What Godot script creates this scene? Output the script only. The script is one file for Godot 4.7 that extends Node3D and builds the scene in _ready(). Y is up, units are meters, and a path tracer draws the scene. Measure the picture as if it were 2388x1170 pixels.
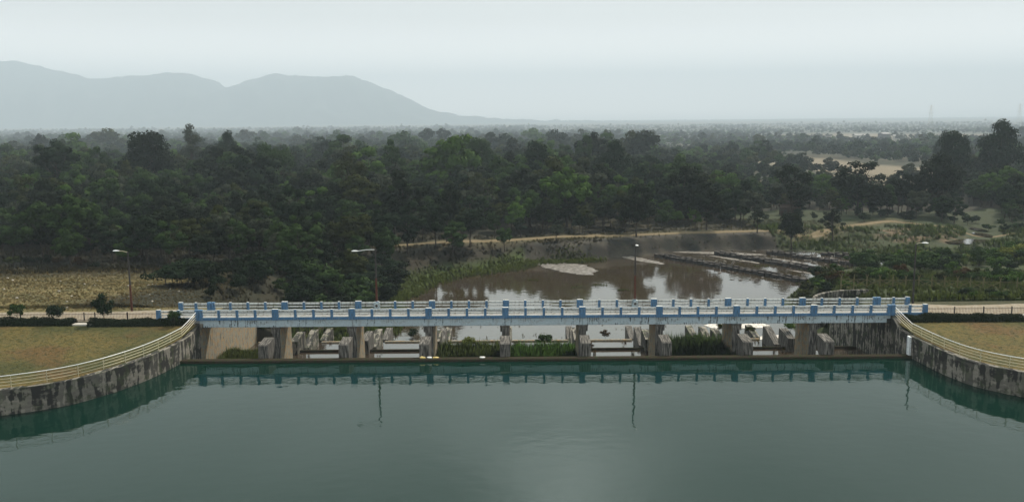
extends Node3D
# A river weir with a road bridge, seen from the air over its reservoir; forest, hills and haze beyond.

class MB:
	var v := PackedVector3Array()
	var n := PackedVector3Array()
	var c := PackedColorArray()
	var col := Color(1, 1, 1)
	var colored := false
	func tri(a: Vector3, b: Vector3, d: Vector3, out: Vector3) -> void:
		var nn := (b - a).cross(d - a)
		if nn.length_squared() < 1e-14:
			return
		nn = nn.normalized()
		if nn.dot(out) > 0.0:
			v.append(a); v.append(d); v.append(b)
		else:
			v.append(a); v.append(b); v.append(d)
			nn = -nn
		for i in 3:
			n.append(nn)
			if colored: c.append(col)
	func quad(a: Vector3, b: Vector3, d: Vector3, e: Vector3, out: Vector3) -> void:
		tri(a, b, d, out)
		tri(a, d, e, out)
	# a box with chamfered edges, centre p, full size s
	func cbox(p: Vector3, s: Vector3, b := 0.02, bs := Basis()) -> void:
		var h := s * 0.5
		b = minf(b, minf(h.x, minf(h.y, h.z)) * 0.6)
		for ax in 3:
			var a1 := (ax + 1) % 3
			var a2 := (ax + 2) % 3
			for sg in [-1.0, 1.0]:
				var q: Array[Vector3] = []
				for k in [[-1, -1], [1, -1], [1, 1], [-1, 1]]:
					var w := Vector3()
					w[ax] = sg * h[ax]
					w[a1] = k[0] * (h[a1] - b)
					w[a2] = k[1] * (h[a2] - b)
					q.append(p + bs * w)
				var o := Vector3()
				o[ax] = sg
				quad(q[0], q[1], q[2], q[3], bs * o)
				for s2 in [-1.0, 1.0]:
					var e: Array[Vector3] = []
					for k in [[0, -1], [0, 1], [1, 1], [1, -1]]:
						var w := Vector3()
						w[ax] = sg * (h[ax] - (b if k[0] == 1 else 0.0))
						w[a1] = s2 * (h[a1] - (b if k[0] == 0 else 0.0))
						w[a2] = k[1] * (h[a2] - b)
						e.append(p + bs * w)
					var o2 := Vector3()
					o2[ax] = sg
					o2[a1] = s2
					quad(e[0], e[1], e[2], e[3], bs * o2)
		for sx in [-1.0, 1.0]:
			for sy in [-1.0, 1.0]:
				for sz in [-1.0, 1.0]:
					tri(p + bs * Vector3(sx * h.x, sy * (h.y - b), sz * (h.z - b)), p + bs * Vector3(sx * (h.x - b), sy * h.y, sz * (h.z - b)), p + bs * Vector3(sx * (h.x - b), sy * (h.y - b), sz * h.z), bs * Vector3(sx, sy, sz))
	func span(lo: Vector3, hi: Vector3, b := 0.02) -> void:
		cbox((lo + hi) * 0.5, hi - lo, b)
	func tube(pts: PackedVector3Array, radii: PackedFloat32Array, sides := 6) -> void:
		var rings := []
		for i in pts.size():
			var d := (pts[mini(i + 1, pts.size() - 1)] - pts[maxi(i - 1, 0)]).normalized()
			var u := d.cross(Vector3(0.31, 0.13, 0.94)).normalized()
			if absf(d.dot(Vector3(0.31, 0.13, 0.94))) > 0.97:
				u = d.cross(Vector3.UP).normalized()
			var w := d.cross(u)
			var ring := PackedVector3Array()
			for k in sides:
				var a := TAU * k / sides
				ring.append(u * cos(a) + w * sin(a))
			rings.append(ring)
		for i in pts.size() - 1:
			for k in sides:
				var k2 := (k + 1) % sides
				var q := [[i, k], [i + 1, k], [i + 1, k2], [i, k], [i + 1, k2], [i, k2]]
				for t in q:
					var r: Vector3 = rings[t[0]][t[1]]
					v.append(pts[t[0]] + r * radii[t[0]])
					n.append(r)
					if colored: c.append(col)
		for k in range(1, sides - 1):
			var l := pts.size() - 1
			tri(pts[l] + rings[l][0] * radii[l], pts[l] + rings[l][k] * radii[l], pts[l] + rings[l][k + 1] * radii[l], pts[l] - pts[l - 1])
			tri(pts[0] + rings[0][0] * radii[0], pts[0] + rings[0][k] * radii[0], pts[0] + rings[0][k + 1] * radii[0], pts[0] - pts[1])
	# a flat polygon pushed along an axis: outline in (z, y), from x0 to x1
	func slab_x(poly: PackedVector2Array, x0: float, x1: float) -> void:
		var idx := Geometry2D.triangulate_polygon(poly)
		for i in range(0, idx.size(), 3):
			for x in [x0, x1]:
				tri(Vector3(x, poly[idx[i]].y, poly[idx[i]].x), Vector3(x, poly[idx[i + 1]].y, poly[idx[i + 1]].x), Vector3(x, poly[idx[i + 2]].y, poly[idx[i + 2]].x), Vector3(x - (x0 + x1) * 0.5, 0, 0))
		var mid := Vector2()
		for q in poly: mid += q / poly.size()
		for i in poly.size():
			var a := poly[i]
			var b := poly[(i + 1) % poly.size()]
			var e := b - a
			var o := Vector2(e.y, -e.x)
			if o.dot((a + b) * 0.5 - mid) < 0: o = -o
			quad(Vector3(x0, a.y, a.x), Vector3(x1, a.y, a.x), Vector3(x1, b.y, b.x), Vector3(x0, b.y, b.x), Vector3(0, o.y, o.x))
	func leaf(p: Vector3, d: Vector3, side: Vector3, l: float, w: float, nn: Vector3) -> void:
		var a := p - d * l * 0.5
		var e := p + d * l * 0.5
		var s1 := p + side * w * 0.5 + d * l * 0.08
		var s2 := p - side * w * 0.5 + d * l * 0.08
		v.append(a); v.append(s1); v.append(e)
		v.append(a); v.append(e); v.append(s2)
		for i in 6:
			n.append(nn)
			if colored: c.append(col)
	func mesh() -> ArrayMesh:
		var arr := []
		arr.resize(Mesh.ARRAY_MAX)
		arr[Mesh.ARRAY_VERTEX] = v
		arr[Mesh.ARRAY_NORMAL] = n
		if colored: arr[Mesh.ARRAY_COLOR] = c
		var m := ArrayMesh.new()
		m.add_surface_from_arrays(Mesh.PRIMITIVE_TRIANGLES, arr)
		return m

var M := {}
var used := {}
var noise_a := FastNoiseLite.new()
var noise_b := FastNoiseLite.new()

func numbered(called: String) -> String:
	var k: int = used.get(called, 0)
	used[called] = k + 1
	return called if k == 0 else "%s_%03d" % [called, k]

func tag(o: Node3D, label: String, category: String, group := "", kind := "") -> Node3D:
	if label: o.set_meta("label", label)
	if category: o.set_meta("category", category)
	if group: o.set_meta("group", group)
	if kind: o.set_meta("kind", kind)
	return o

func thing(called: String, label: String, category: String, at := Vector3.ZERO, group := "", turn := 0.0) -> Node3D:
	var o := Node3D.new()
	o.name = numbered(called)
	add_child(o)
	o.position = at
	o.rotation.y = turn
	return tag(o, label, category, group)

func obj(called: String, mesh: Mesh, mat: Material, parent: Node = null) -> MeshInstance3D:
	var o := MeshInstance3D.new()
	o.name = called if parent else numbered(called)
	o.mesh = mesh
	o.material_override = mat
	(parent if parent else self).add_child(o, true)
	return o

func struct(called: String, mesh: Mesh, mat: Material, label: String) -> MeshInstance3D:
	var o := obj(called, mesh, mat)
	tag(o, label, "", "", "structure")
	return o

func stuff(called: String, mesh: Mesh, mat: Material, places: Array, colors: PackedColorArray, label: String, category: String, parent: Node = null) -> MultiMeshInstance3D:
	var mm := MultiMesh.new()
	mm.transform_format = MultiMesh.TRANSFORM_3D
	mm.use_colors = true
	mm.mesh = mesh
	mm.instance_count = places.size()
	var buf := PackedFloat32Array()
	buf.resize(places.size() * 16)
	for i in places.size():
		var t: Transform3D = places[i]
		var k := i * 16
		for r in 3:
			buf[k + r * 4] = t.basis.x[r]
			buf[k + r * 4 + 1] = t.basis.y[r]
			buf[k + r * 4 + 2] = t.basis.z[r]
			buf[k + r * 4 + 3] = t.origin[r]
		buf[k + 12] = colors[i].r
		buf[k + 13] = colors[i].g
		buf[k + 14] = colors[i].b
		buf[k + 15] = 1.0
	mm.buffer = buf
	var o := MultiMeshInstance3D.new()
	o.name = called if parent else numbered(called)
	o.multimesh = mm
	o.material_override = mat
	(parent if parent else self).add_child(o, true)
	tag(o, label, category, "", "stuff")
	return o

# ---------------------------------------------------------------- textures and materials
func seamless(w: int, h: int, freq: float, sd: int, oct := 4, kind := FastNoiseLite.TYPE_SIMPLEX_SMOOTH) -> PackedByteArray:
	var fn := FastNoiseLite.new()
	fn.seed = sd
	fn.noise_type = kind
	fn.frequency = freq
	fn.fractal_octaves = oct
	var im := fn.get_seamless_image(w, h, false, false, 0.15, true)
	im.convert(Image.FORMAT_L8)
	return im.get_data()

func stretched(w: int, h: int, factor: int, freq: float, sd: int) -> PackedByteArray:
	var fn := FastNoiseLite.new()
	fn.seed = sd
	fn.frequency = freq
	fn.fractal_octaves = 3
	var im := fn.get_seamless_image(w, h / factor, false, false, 0.15, true)
	im.convert(Image.FORMAT_L8)
	im.resize(w, h, Image.INTERPOLATE_CUBIC)
	return im.get_data()

func tex(w: int, h: int, f: Callable) -> ImageTexture:
	var d := PackedByteArray()
	d.resize(w * h * 3)
	for i in w * h:
		var c: Color = f.call(i)
		c = c.linear_to_srgb()
		d[i * 3] = clampi(int(c.r * 255.0), 0, 255)
		d[i * 3 + 1] = clampi(int(c.g * 255.0), 0, 255)
		d[i * 3 + 2] = clampi(int(c.b * 255.0), 0, 255)
	return ImageTexture.create_from_image(Image.create_from_data(w, h, false, Image.FORMAT_RGB8, d))

func grey_tex(w: int, h: int, d: PackedByteArray) -> ImageTexture:
	return ImageTexture.create_from_image(Image.create_from_data(w, h, false, Image.FORMAT_L8, d))

func mat(called: String, rough := 0.85, spec := 0.4) -> StandardMaterial3D:
	var m := StandardMaterial3D.new()
	m.resource_name = called
	m.roughness = rough
	m.metallic_specular = spec
	M[called] = m
	return m

func tri_mat(called: String, t: Texture2D, scale: float, rough := 0.9, bump: Texture2D = null, bump_cm := 1.0) -> StandardMaterial3D:
	var m := mat(called, rough, 0.35)
	m.albedo_texture = t
	m.uv1_triplanar = true
	m.uv1_world_triplanar = true
	m.uv1_scale = Vector3.ONE * scale
	if bump:
		m.heightmap_enabled = true
		m.heightmap_texture = bump
		m.heightmap_scale = bump_cm
	return m

func make_materials() -> void:
	var fine := seamless(512, 512, 0.06, 1, 5)
	var patch := seamless(512, 512, 0.012, 2, 5)
	var patch2 := seamless(512, 512, 0.02, 3, 4)
	var streak := stretched(512, 512, 8, 0.05, 4)
	var streak2 := stretched(512, 512, 16, 0.09, 5)
	var bump := grey_tex(512, 512, fine)
	var L := func(c: Color, e: Color, t: float) -> Color: return c.lerp(e, clampf(t, 0.0, 1.0))
	# pale concrete with black algae and rust runs
	var t_clean := tex(512, 512, func(i):
		var f: float = fine[i] / 255.0
		var c := Color(0.255, 0.238, 0.185).lerp(Color(0.158, 0.145, 0.114), f)
		var s: float = streak[i] / 255.0 * 0.6 + streak2[i] / 255.0 * 0.4
		c = L.call(c, Color(0.05, 0.047, 0.04), smoothstep(0.52, 0.66, s) * smoothstep(0.25, 0.6, patch[i] / 255.0))
		c = L.call(c, Color(0.27, 0.18, 0.09), smoothstep(0.45, 0.7, patch2[i] / 255.0) * 0.75)
		return c)
	tri_mat("concrete", t_clean, 0.12, 0.92, bump, 2.0)
	var t_stain := tex(512, 512, func(i):
		var f: float = fine[i] / 255.0
		var c := Color(0.225, 0.211, 0.180).lerp(Color(0.126, 0.117, 0.099), f)
		var s: float = streak[i] / 255.0 * 0.5 + patch[i] / 255.0 * 0.5 + (f - 0.5) * 0.12
		c = L.call(c, Color(0.02, 0.02, 0.018), smoothstep(0.41, 0.50, s))
		c = L.call(c, Color(0.035, 0.045, 0.02), smoothstep(0.6, 0.75, patch2[i] / 255.0) * 0.7)
		return c)
	tri_mat("stained_concrete", t_stain, 0.075, 0.92, bump, 2.0)
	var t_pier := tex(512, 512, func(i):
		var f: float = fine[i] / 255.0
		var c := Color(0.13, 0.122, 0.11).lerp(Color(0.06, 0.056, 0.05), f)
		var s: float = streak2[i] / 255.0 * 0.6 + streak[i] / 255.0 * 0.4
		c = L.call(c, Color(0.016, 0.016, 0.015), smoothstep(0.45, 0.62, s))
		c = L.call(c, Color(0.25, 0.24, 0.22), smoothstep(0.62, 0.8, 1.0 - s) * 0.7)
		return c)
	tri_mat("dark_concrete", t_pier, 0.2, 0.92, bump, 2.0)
	# girder: faded pale blue paint, black runs that start from the upper edge
	for kind in [["girder_paint", 0.60], ["girder_worn", 0.53]]:
		var lim: float = kind[1]
		var t_gird := tex(512, 512, func(i):
			var f: float = fine[i] / 255.0
			var c := Color(0.352, 0.431, 0.466).lerp(Color(0.273, 0.334, 0.370), f)
			var s: float = streak[i] / 255.0 * 0.3 + streak2[i] / 255.0 * 0.35 + patch[i] / 255.0 * 0.35
			c = L.call(c, Color(0.03, 0.032, 0.034), smoothstep(lim - 0.02, lim + 0.1, s + (f - 0.5) * 0.2))
			c = L.call(c, Color(0.24, 0.25, 0.24), smoothstep(0.5, 0.8, patch2[i] / 255.0) * 0.5)
			return c)
		tri_mat(kind[0], t_gird, 0.14, 0.8, bump, 0.6)
	var t_white := tex(512, 512, func(i):
		var f: float = fine[i] / 255.0
		var c := Color(0.486, 0.513, 0.504).lerp(Color(0.333, 0.351, 0.342), f)
		var s: float = patch2[i] / 255.0 * 0.6 + streak[i] / 255.0 * 0.4
		return L.call(c, Color(0.13, 0.12, 0.1), smoothstep(0.52, 0.72, s) * 0.85))
	tri_mat("white_paint", t_white, 0.3, 0.75, bump, 0.4)
	var t_blue := tex(512, 512, func(i):
		var f: float = fine[i] / 255.0
		var c := Color(0.047, 0.132, 0.251).lerp(Color(0.061, 0.162, 0.293), f)
		c = L.call(c, Color(0.16, 0.2, 0.23), smoothstep(0.58, 0.75, patch2[i] / 255.0) * 0.5)
		return L.call(c, Color(0.03, 0.045, 0.065), smoothstep(0.5, 0.7, streak2[i] / 255.0) * 0.75))
	tri_mat("blue_paint", t_blue, 0.35, 0.6, bump, 0.4)
	var t_path := tex(512, 512, func(i):
		var f: float = fine[i] / 255.0
		var c := Color(0.255, 0.224, 0.176).lerp(Color(0.167, 0.145, 0.110), f)
		return L.call(c, Color(0.17, 0.135, 0.085), smoothstep(0.5, 0.7, patch2[i] / 255.0) * 0.8))
	tri_mat("path_concrete", t_path, 0.15, 0.95, bump, 2.0)
	var t_deck := tex(512, 512, func(i):
		var f: float = fine[i] / 255.0
		var c := Color(0.264, 0.268, 0.264).lerp(Color(0.176, 0.176, 0.172), f)
		return L.call(c, Color(0.13, 0.12, 0.1), smoothstep(0.5, 0.7, patch2[i] / 255.0) * 0.7))
	tri_mat("deck_concrete", t_deck, 0.15, 0.95, bump, 1.0)
	var t_wet := tex(512, 512, func(i):
		var f: float = fine[i] / 255.0
		var c := Color(0.042, 0.033, 0.025).lerp(Color(0.018, 0.014, 0.01), f)
		return L.call(c, Color(0.02, 0.03, 0.012), smoothstep(0.5, 0.7, patch2[i] / 255.0) * 0.8))
	tri_mat("wet_concrete", t_wet, 0.2, 0.95, bump, 2.0).metallic_specular = 0.1
	# ground: grain multiplied onto the vertex colours
	var g1 := seamless(512, 512, 0.12, 11, 4)
	var g2 := seamless(512, 512, 0.02, 12, 5)
	var t_ground := tex(512, 512, func(i):
		var f: float = g1[i] / 255.0
		var p: float = g2[i] / 255.0
		var k := clampf(0.30 + 0.54 * f, 0.0, 1.3)
		return Color(k, k, k).lerp(Color(0.55, 0.68, 0.5) * k, smoothstep(0.45, 0.7, p)))
	var mg := tri_mat("soil", t_ground, 0.14, 0.97, grey_tex(512, 512, g1), 3.0)
	mg.vertex_color_use_as_albedo = true
	# water
	var wn := func(freq: float, sd: int, stretch: int) -> ImageTexture:
		var fn := FastNoiseLite.new()
		fn.seed = sd
		fn.frequency = freq
		fn.fractal_octaves = 4
		fn.fractal_gain = 0.45
		var im := fn.get_seamless_image(512, 512 / stretch, false, false, 0.15, true)
		im.resize(512, 512, Image.INTERPOLATE_CUBIC)
		im.convert(Image.FORMAT_RGBA8)
		im.bump_map_to_normal_map(6.0)
		return ImageTexture.create_from_image(im)
	var mw := mat("reservoir_water", 0.035, 0.3)
	mw.albedo_color = Color(0.001, 0.0145, 0.0098).linear_to_srgb()
	mw.normal_enabled = true
	mw.normal_texture = wn.call(0.012, 21, 1)
	mw.normal_scale = 0.055
	mw.uv1_triplanar = true
	mw.uv1_world_triplanar = true
	mw.uv1_scale = Vector3(0.055, 0.055, 0.1)
	var mp := mat("pool_water", 0.045, 0.7)
	mp.vertex_color_use_as_albedo = true
	mp.normal_enabled = true
	mp.normal_texture = wn.call(0.02, 22, 1)
	mp.normal_scale = 0.035
	mp.uv1_triplanar = true
	mp.uv1_world_triplanar = true
	mp.uv1_scale = Vector3(0.06, 0.06, 0.06)
	var foamd := seamless(512, 512, 0.03, 23, 5)
	var t_foam := tex(512, 512, func(i):
		return Color(0.62, 0.6, 0.56).lerp(Color(0.3, 0.28, 0.25), smoothstep(0.3, 0.7, foamd[i] / 255.0)))
	tri_mat("foam", t_foam, 0.12, 0.7)
	var t_sand := tex(512, 512, func(i):
		var f: float = fine[i] / 255.0
		return L.call(Color(0.085, 0.072, 0.058).lerp(Color(0.045, 0.037, 0.03), f), Color(0.19, 0.178, 0.16), smoothstep(0.45, 0.65, patch2[i] / 255.0)))
	tri_mat("wet_sand", t_sand, 0.09, 0.4, bump, 2.0)
	var t_road := tex(512, 512, func(i):
		var f: float = fine[i] / 255.0
		return L.call(Color(0.165, 0.126, 0.072).lerp(Color(0.1, 0.078, 0.043), f), Color(0.1, 0.082, 0.036), smoothstep(0.5, 0.7, patch2[i] / 255.0) * 0.8))
	tri_mat("road_dirt", t_road, 0.12, 0.97, bump, 4.0)
	# metals and small things
	mat("galvanised", 0.45, 0.5).albedo_color = Color(0.42, 0.4, 0.33)
	M.galvanised.albedo_color = Color(0.38, 0.345, 0.235).linear_to_srgb()
	mat("lamp_white", 0.3, 0.5).albedo_color = Color(0.6, 0.62, 0.62).linear_to_srgb()
	mat("rust_paint", 0.8, 0.3).albedo_color = Color(0.07, 0.025, 0.016).linear_to_srgb()
	mat("dark_iron", 0.7, 0.4).albedo_color = Color(0.03, 0.027, 0.025).linear_to_srgb()
	mat("fence_post", 0.85, 0.3).albedo_color = Color(0.13, 0.112, 0.055).linear_to_srgb()
	mat("pale_plaster", 0.9, 0.3).albedo_color = Color(0.36, 0.345, 0.31).linear_to_srgb()
	mat("mud_wall", 0.95, 0.3).albedo_color = Color(0.05, 0.035, 0.026).linear_to_srgb()
	mat("orange_wall", 0.9, 0.3).albedo_color = Color(0.5, 0.1, 0.035).linear_to_srgb()
	mat("green_wall", 0.9, 0.3).albedo_color = Color(0.16, 0.3, 0.04).linear_to_srgb()
	mat("tile_roof", 0.95, 0.3).albedo_color = Color(0.16, 0.07, 0.05).linear_to_srgb()
	mat("tin_roof", 0.7, 0.3).albedo_color = Color(0.2, 0.2, 0.2).linear_to_srgb()
	mat("yellow_plastic", 0.5, 0.5).albedo_color = Color(0.55, 0.42, 0.14).linear_to_srgb()
	mat("white_plastic", 0.5, 0.5).albedo_color = Color(0.7, 0.7, 0.68).linear_to_srgb()
	mat("gauge_white", 0.6, 0.4).albedo_color = Color(0.62, 0.66, 0.68).linear_to_srgb()
	mat("gauge_black", 0.6, 0.4).albedo_color = Color(0.03, 0.03, 0.035).linear_to_srgb()
	mat("stone", 0.9, 0.3).albedo_color = Color(0.34, 0.31, 0.26).linear_to_srgb()
	var tb := tex(128, 128, func(i):
		return Color(0.06, 0.048, 0.036).lerp(Color(0.025, 0.02, 0.016), fine[(i % 128) * 2 + (i / 128) * 1024] / 255.0))
	tri_mat("bark", tb, 0.8, 0.95)
	# foliage of several kinds
	var lf1 := seamless(256, 256, 0.25, 31, 3)
	var t_leaf := tex(256, 256, func(i):
		var f: float = smoothstep(0.25, 0.75, lf1[i] / 255.0)
		return Color(0.42, 0.45, 0.5).lerp(Color(1.15, 1.1, 0.9), f))
	var kinds := {
		"leaf_dark": Color(0.017, 0.029, 0.012), "leaf_deep": Color(0.023, 0.044, 0.02), "leaf_mid": Color(0.048, 0.09, 0.025), "leaf_fresh": Color(0.085, 0.16, 0.03),
		"leaf_olive": Color(0.055, 0.068, 0.018), "leaf_grey": Color(0.075, 0.09, 0.06), "leaf_rust": Color(0.085, 0.05, 0.022), "leaf_yellow": Color(0.2, 0.225, 0.045),
	}
	for k in kinds:
		var m := mat(k, 0.8, 0.12)
		m.albedo_color = (kinds[k] * 0.62).linear_to_srgb()
		m.albedo_texture = t_leaf
		m.uv1_triplanar = true
		m.uv1_world_triplanar = true
		m.uv1_scale = Vector3.ONE * 0.11
		m.backlight_enabled = true
		m.backlight = Color(0.27, 0.3, 0.12)
	for k in ["leaf_copies", "grass_copies"]:
		var m := mat(k, 0.8, 0.12)
		m.vertex_color_use_as_albedo = true
		m.albedo_texture = t_leaf
		m.uv1_triplanar = true
		m.uv1_world_triplanar = true
		m.uv1_scale = Vector3.ONE * 0.11
		m.backlight_enabled = true
		m.backlight = Color(0.27, 0.3, 0.12)
	var mh := mat("hill_forest", 0.95, 0.2)
	mh.vertex_color_use_as_albedo = true

# ---------------------------------------------------------------- the lie of the land
const POOL_LEVEL := -6.5
var pool := PackedVector2Array([Vector2(-20, -19), Vector2(-17.5, -30), Vector2(-16.8, -38), Vector2(-18, -48), Vector2(-20, -56), Vector2(-17.1, -60), Vector2(-14.5, -72), Vector2(-7.8, -81), Vector2(0.5, -88), Vector2(4.9, -95), Vector2(14, -96.5), Vector2(18.8, -99.4), Vector2(26.6, -102.7), Vector2(34.9, -107.9), Vector2(48.9, -110.4), Vector2(58.6, -110.6), Vector2(66.5, -107), Vector2(74, -101.5), Vector2(75.5, -96), Vector2(69.1, -88), Vector2(62.8, -77.6), Vector2(57.8, -71), Vector2(52, -64.9), Vector2(46.8, -57.4), Vector2(44, -52), Vector2(40.5, -35.4), Vector2(39.9, -19)])
var road := PackedVector2Array([Vector2(-24, -93), Vector2(-17.6, -95.6), Vector2(-4.3, -104.7), Vector2(10.1, -110.9), Vector2(28, -114.3), Vector2(40.3, -116.6), Vector2(56, -119.6), Vector2(73.4, -126.8), Vector2(88.6, -139.5), Vector2(101, -147)])
var stream := PackedVector2Array([Vector2(96, -108), Vector2(104, -113), Vector2(112, -121), Vector2(119, -137), Vector2(134, -168), Vector2(142, -215), Vector2(150, -270)])
# clearings: centre, half widths; bare stubble fields
var clearings := [[Vector2(215, -430), Vector2(40, 115)], [Vector2(214, -575), Vector2(36, 150)], [Vector2(160, -320), Vector2(22, 60)], [Vector2(800, -1880), Vector2(230, 420)], [Vector2(600, -1500), Vector2(85, 130)], [Vector2(35, -560), Vector2(30, 90)]]

func line_dist(p: Vector2, line: PackedVector2Array) -> float:
	var best := 1e12
	for i in line.size() - 1:
		best = minf(best, Geometry2D.get_closest_point_to_segment(p, line[i], line[i + 1]).distance_squared_to(p))
	return sqrt(best)

func pool_dist(p: Vector2) -> float:
	if p.x < -130 or p.x > 190 or p.y < -260:
		return 150.0
	var best := 1e12
	for i in pool.size():
		best = minf(best, Geometry2D.get_closest_point_to_segment(p, pool[i], pool[(i + 1) % pool.size()]).distance_squared_to(p))
	var d := sqrt(best)
	return -d if Geometry2D.is_point_in_polygon(p, pool) else d

func steps(x: float, xs: Array, ys: Array) -> float:
	if x >= xs[0]: return ys[0]
	for i in range(1, xs.size()):
		if x >= xs[i]:
			return lerpf(ys[i], ys[i - 1], smoothstep(0.0, 1.0, (x - xs[i]) / (xs[i - 1] - xs[i])))
	return ys[-1]

func land(x: float, z: float) -> float:
	if z > -9.5: return -6.4
	if x > -32.6 and x < 40.6 and z > -20.0: return -8.0
	var p := Vector2(x, z)
	var bl := steps(z, [-10, -22, -40, -60, -100, -160, -320, -600, -1200, -3000], [2.6, 2.0, 0.9, -0.6, -2.4, -3.2, -5.5, -10.0, -18.0, -28.0])
	var br := steps(z, [-10, -16, -26, -40, -60, -90, -320, -600, -1200, -3000], [2.5, 1.2, 0.0, -1.2, -3.0, -4.2, -6.5, -11.0, -18.0, -28.0])
	var b := lerpf(bl, br, smoothstep(20.0, 60.0, x)) if z < -60 else (bl if x < 0 else br)
	if z < -60 and z > -200: b = lerpf(b, -3.4, smoothstep(-20.0, 10.0, x) * (1.0 - smoothstep(50.0, 80.0, x)) * smoothstep(-200.0, -140.0, z))
	b += noise_a.get_noise_2d(x * 1.3, z * 1.3) * (0.35 if z > -150 else 1.2)
	var d := pool_dist(p)
	if d < 0.0: return -6.5 - minf(-d * 0.25, 1.2) - 0.05
	var left := 1.0 - smoothstep(-5.0, 12.0, x)
	var marsh := smoothstep(58.0, 75.0, x) * smoothstep(-60.0, -85.0, z)
	var flat := 0.4 + left * 3.5 + marsh * 22.0
	var slope := 0.85 - left * 0.42 - marsh * 0.62
	var rise := -6.46 + d * 0.03 + maxf(0.0, d - flat) * slope
	rise += noise_a.get_noise_2d(x * 4.0 + 50.0, z * 4.0) * clampf(d * 0.12, 0.0, 0.5)
	var h := minf(b, rise) if rise < b - 0.5 else b - 0.5 * exp(-(rise - b + 0.5))
	if x > 60.0 and z < -90.0 and z > -300.0:
		var sd := line_dist(p, stream)
		h = minf(h, -5.75 + maxf(0.0, sd - 2.0) * 0.25) if sd < 12.0 else h
	return h

func clearing(x: float, z: float) -> float:
	var best := 0.0
	for c in clearings:
		var q := Vector2((x - c[0].x) / c[1].x, (z - c[0].y) / c[1].y)
		best = maxf(best, 1.0 - smoothstep(0.85, 1.1, q.length() + noise_b.get_noise_2d(x, z) * 0.3))
	return best

func land_color(x: float, z: float, h: float) -> Color:
	var p := Vector2(x, z)
	var n1 := noise_b.get_noise_2d(x * 6.0, z * 6.0) * 0.5 + 0.5
	var n2 := noise_a.get_noise_2d(x * 9.0, z * 9.0) * 0.5 + 0.5
	var c := Color(0.04, 0.03, 0.017).lerp(Color(0.022, 0.026, 0.011), n1)
	if z < -330.0:
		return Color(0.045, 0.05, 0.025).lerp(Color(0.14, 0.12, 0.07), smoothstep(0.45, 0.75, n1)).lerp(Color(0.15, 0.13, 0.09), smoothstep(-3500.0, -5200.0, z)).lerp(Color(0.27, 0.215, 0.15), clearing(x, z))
	var d := pool_dist(p)
	if x < -30 and z > -52.0:
		c = c.lerp(Color(0.23, 0.175, 0.07).lerp(Color(0.13, 0.112, 0.042), smoothstep(0.35, 0.75, n2)), smoothstep(-50.0 + n1 * 10.0, -34.0, z) * (1.0 - smoothstep(-56.0, -49.0, x + z * 0.25)))
	if x > 38.0 and z > -95.0:
		c = Color(0.035, 0.05, 0.016).lerp(Color(0.06, 0.085, 0.02), n1)
		c = c.lerp(Color(0.09, 0.07, 0.03), smoothstep(0.6, 0.8, n2))
	if d < 22.0:
		if x > 2.0 and z < -80 and x < 62.0: # stone facing of the far bank
			c = c.lerp(Color(0.085, 0.072, 0.056).lerp(Color(0.022, 0.02, 0.016), smoothstep(0.3, 0.7, n2)), 1.0 - smoothstep(6.0, 9.0, d))
		elif x < 6.0:
			c = c.lerp(Color(0.035, 0.026, 0.016), (1.0 - smoothstep(8.0, 16.0, d)) * 0.6)
			c = c.lerp(Color(0.075, 0.115, 0.018).lerp(Color(0.05, 0.07, 0.02), n2), 1.0 - smoothstep(3.0 + n1 * 2.0, 7.0 + n1 * 2.0, d))
	if x > 60.0 and z < -70.0 and z > -180.0:
		c = c.lerp(Color(0.03, 0.05, 0.016).lerp(Color(0.055, 0.075, 0.02), n1), 0.85)
		c = c.lerp(Color(0.2, 0.13, 0.08), (1.0 - smoothstep(2.0, 6.0, absf(p.distance_to(Vector2(97, -122)) - 6.0))) * smoothstep(0.4, 0.6, n2) * 0.9)
	var rd := line_dist(p, road) if z < -78 and z > -165 and x > -70 and x < 120 else 99.0
	c = c.lerp(Color(0.1, 0.082, 0.034), (1.0 - smoothstep(2.0, 7.0, rd)) * 0.8 * smoothstep(7.0, 9.0, d))
	c = c.lerp(Color(0.27, 0.215, 0.15), clearing(x, z) * 0.8)
	return c

func grid_mesh(xs: PackedFloat32Array, zs: PackedFloat32Array, hf: Callable, cf: Callable) -> ArrayMesh:
	var nx := xs.size()
	var nz := zs.size()
	var v := PackedVector3Array(); v.resize(nx * nz)
	var n := PackedVector3Array(); n.resize(nx * nz)
	var c := PackedColorArray(); c.resize(nx * nz)
	for j in nz:
		for i in nx:
			var h: float = hf.call(xs[i], zs[j])
			v[j * nx + i] = Vector3(xs[i], h, zs[j])
			c[j * nx + i] = cf.call(xs[i], zs[j], h)
	for j in nz:
		for i in nx:
			var a := v[j * nx + mini(i + 1, nx - 1)] - v[j * nx + maxi(i - 1, 0)]
			var b := v[mini(j + 1, nz - 1) * nx + i] - v[maxi(j - 1, 0) * nx + i]
			var k := b.cross(a).normalized()
			n[j * nx + i] = k if k.y > 0 else -k
	var idx := PackedInt32Array()
	for j in nz - 1:
		for i in nx - 1:
			var a := j * nx + i
			idx.append_array([a, a + 1, a + nx, a + 1, a + nx + 1, a + nx] if zs[1] > zs[0] else [a, a + nx, a + 1, a + 1, a + nx, a + nx + 1])
	var arr := []
	arr.resize(Mesh.ARRAY_MAX)
	arr[Mesh.ARRAY_VERTEX] = v
	arr[Mesh.ARRAY_NORMAL] = n
	arr[Mesh.ARRAY_COLOR] = c
	arr[Mesh.ARRAY_INDEX] = idx
	var m := ArrayMesh.new()
	m.add_surface_from_arrays(Mesh.PRIMITIVE_TRIANGLES, arr)
	return m

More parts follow.
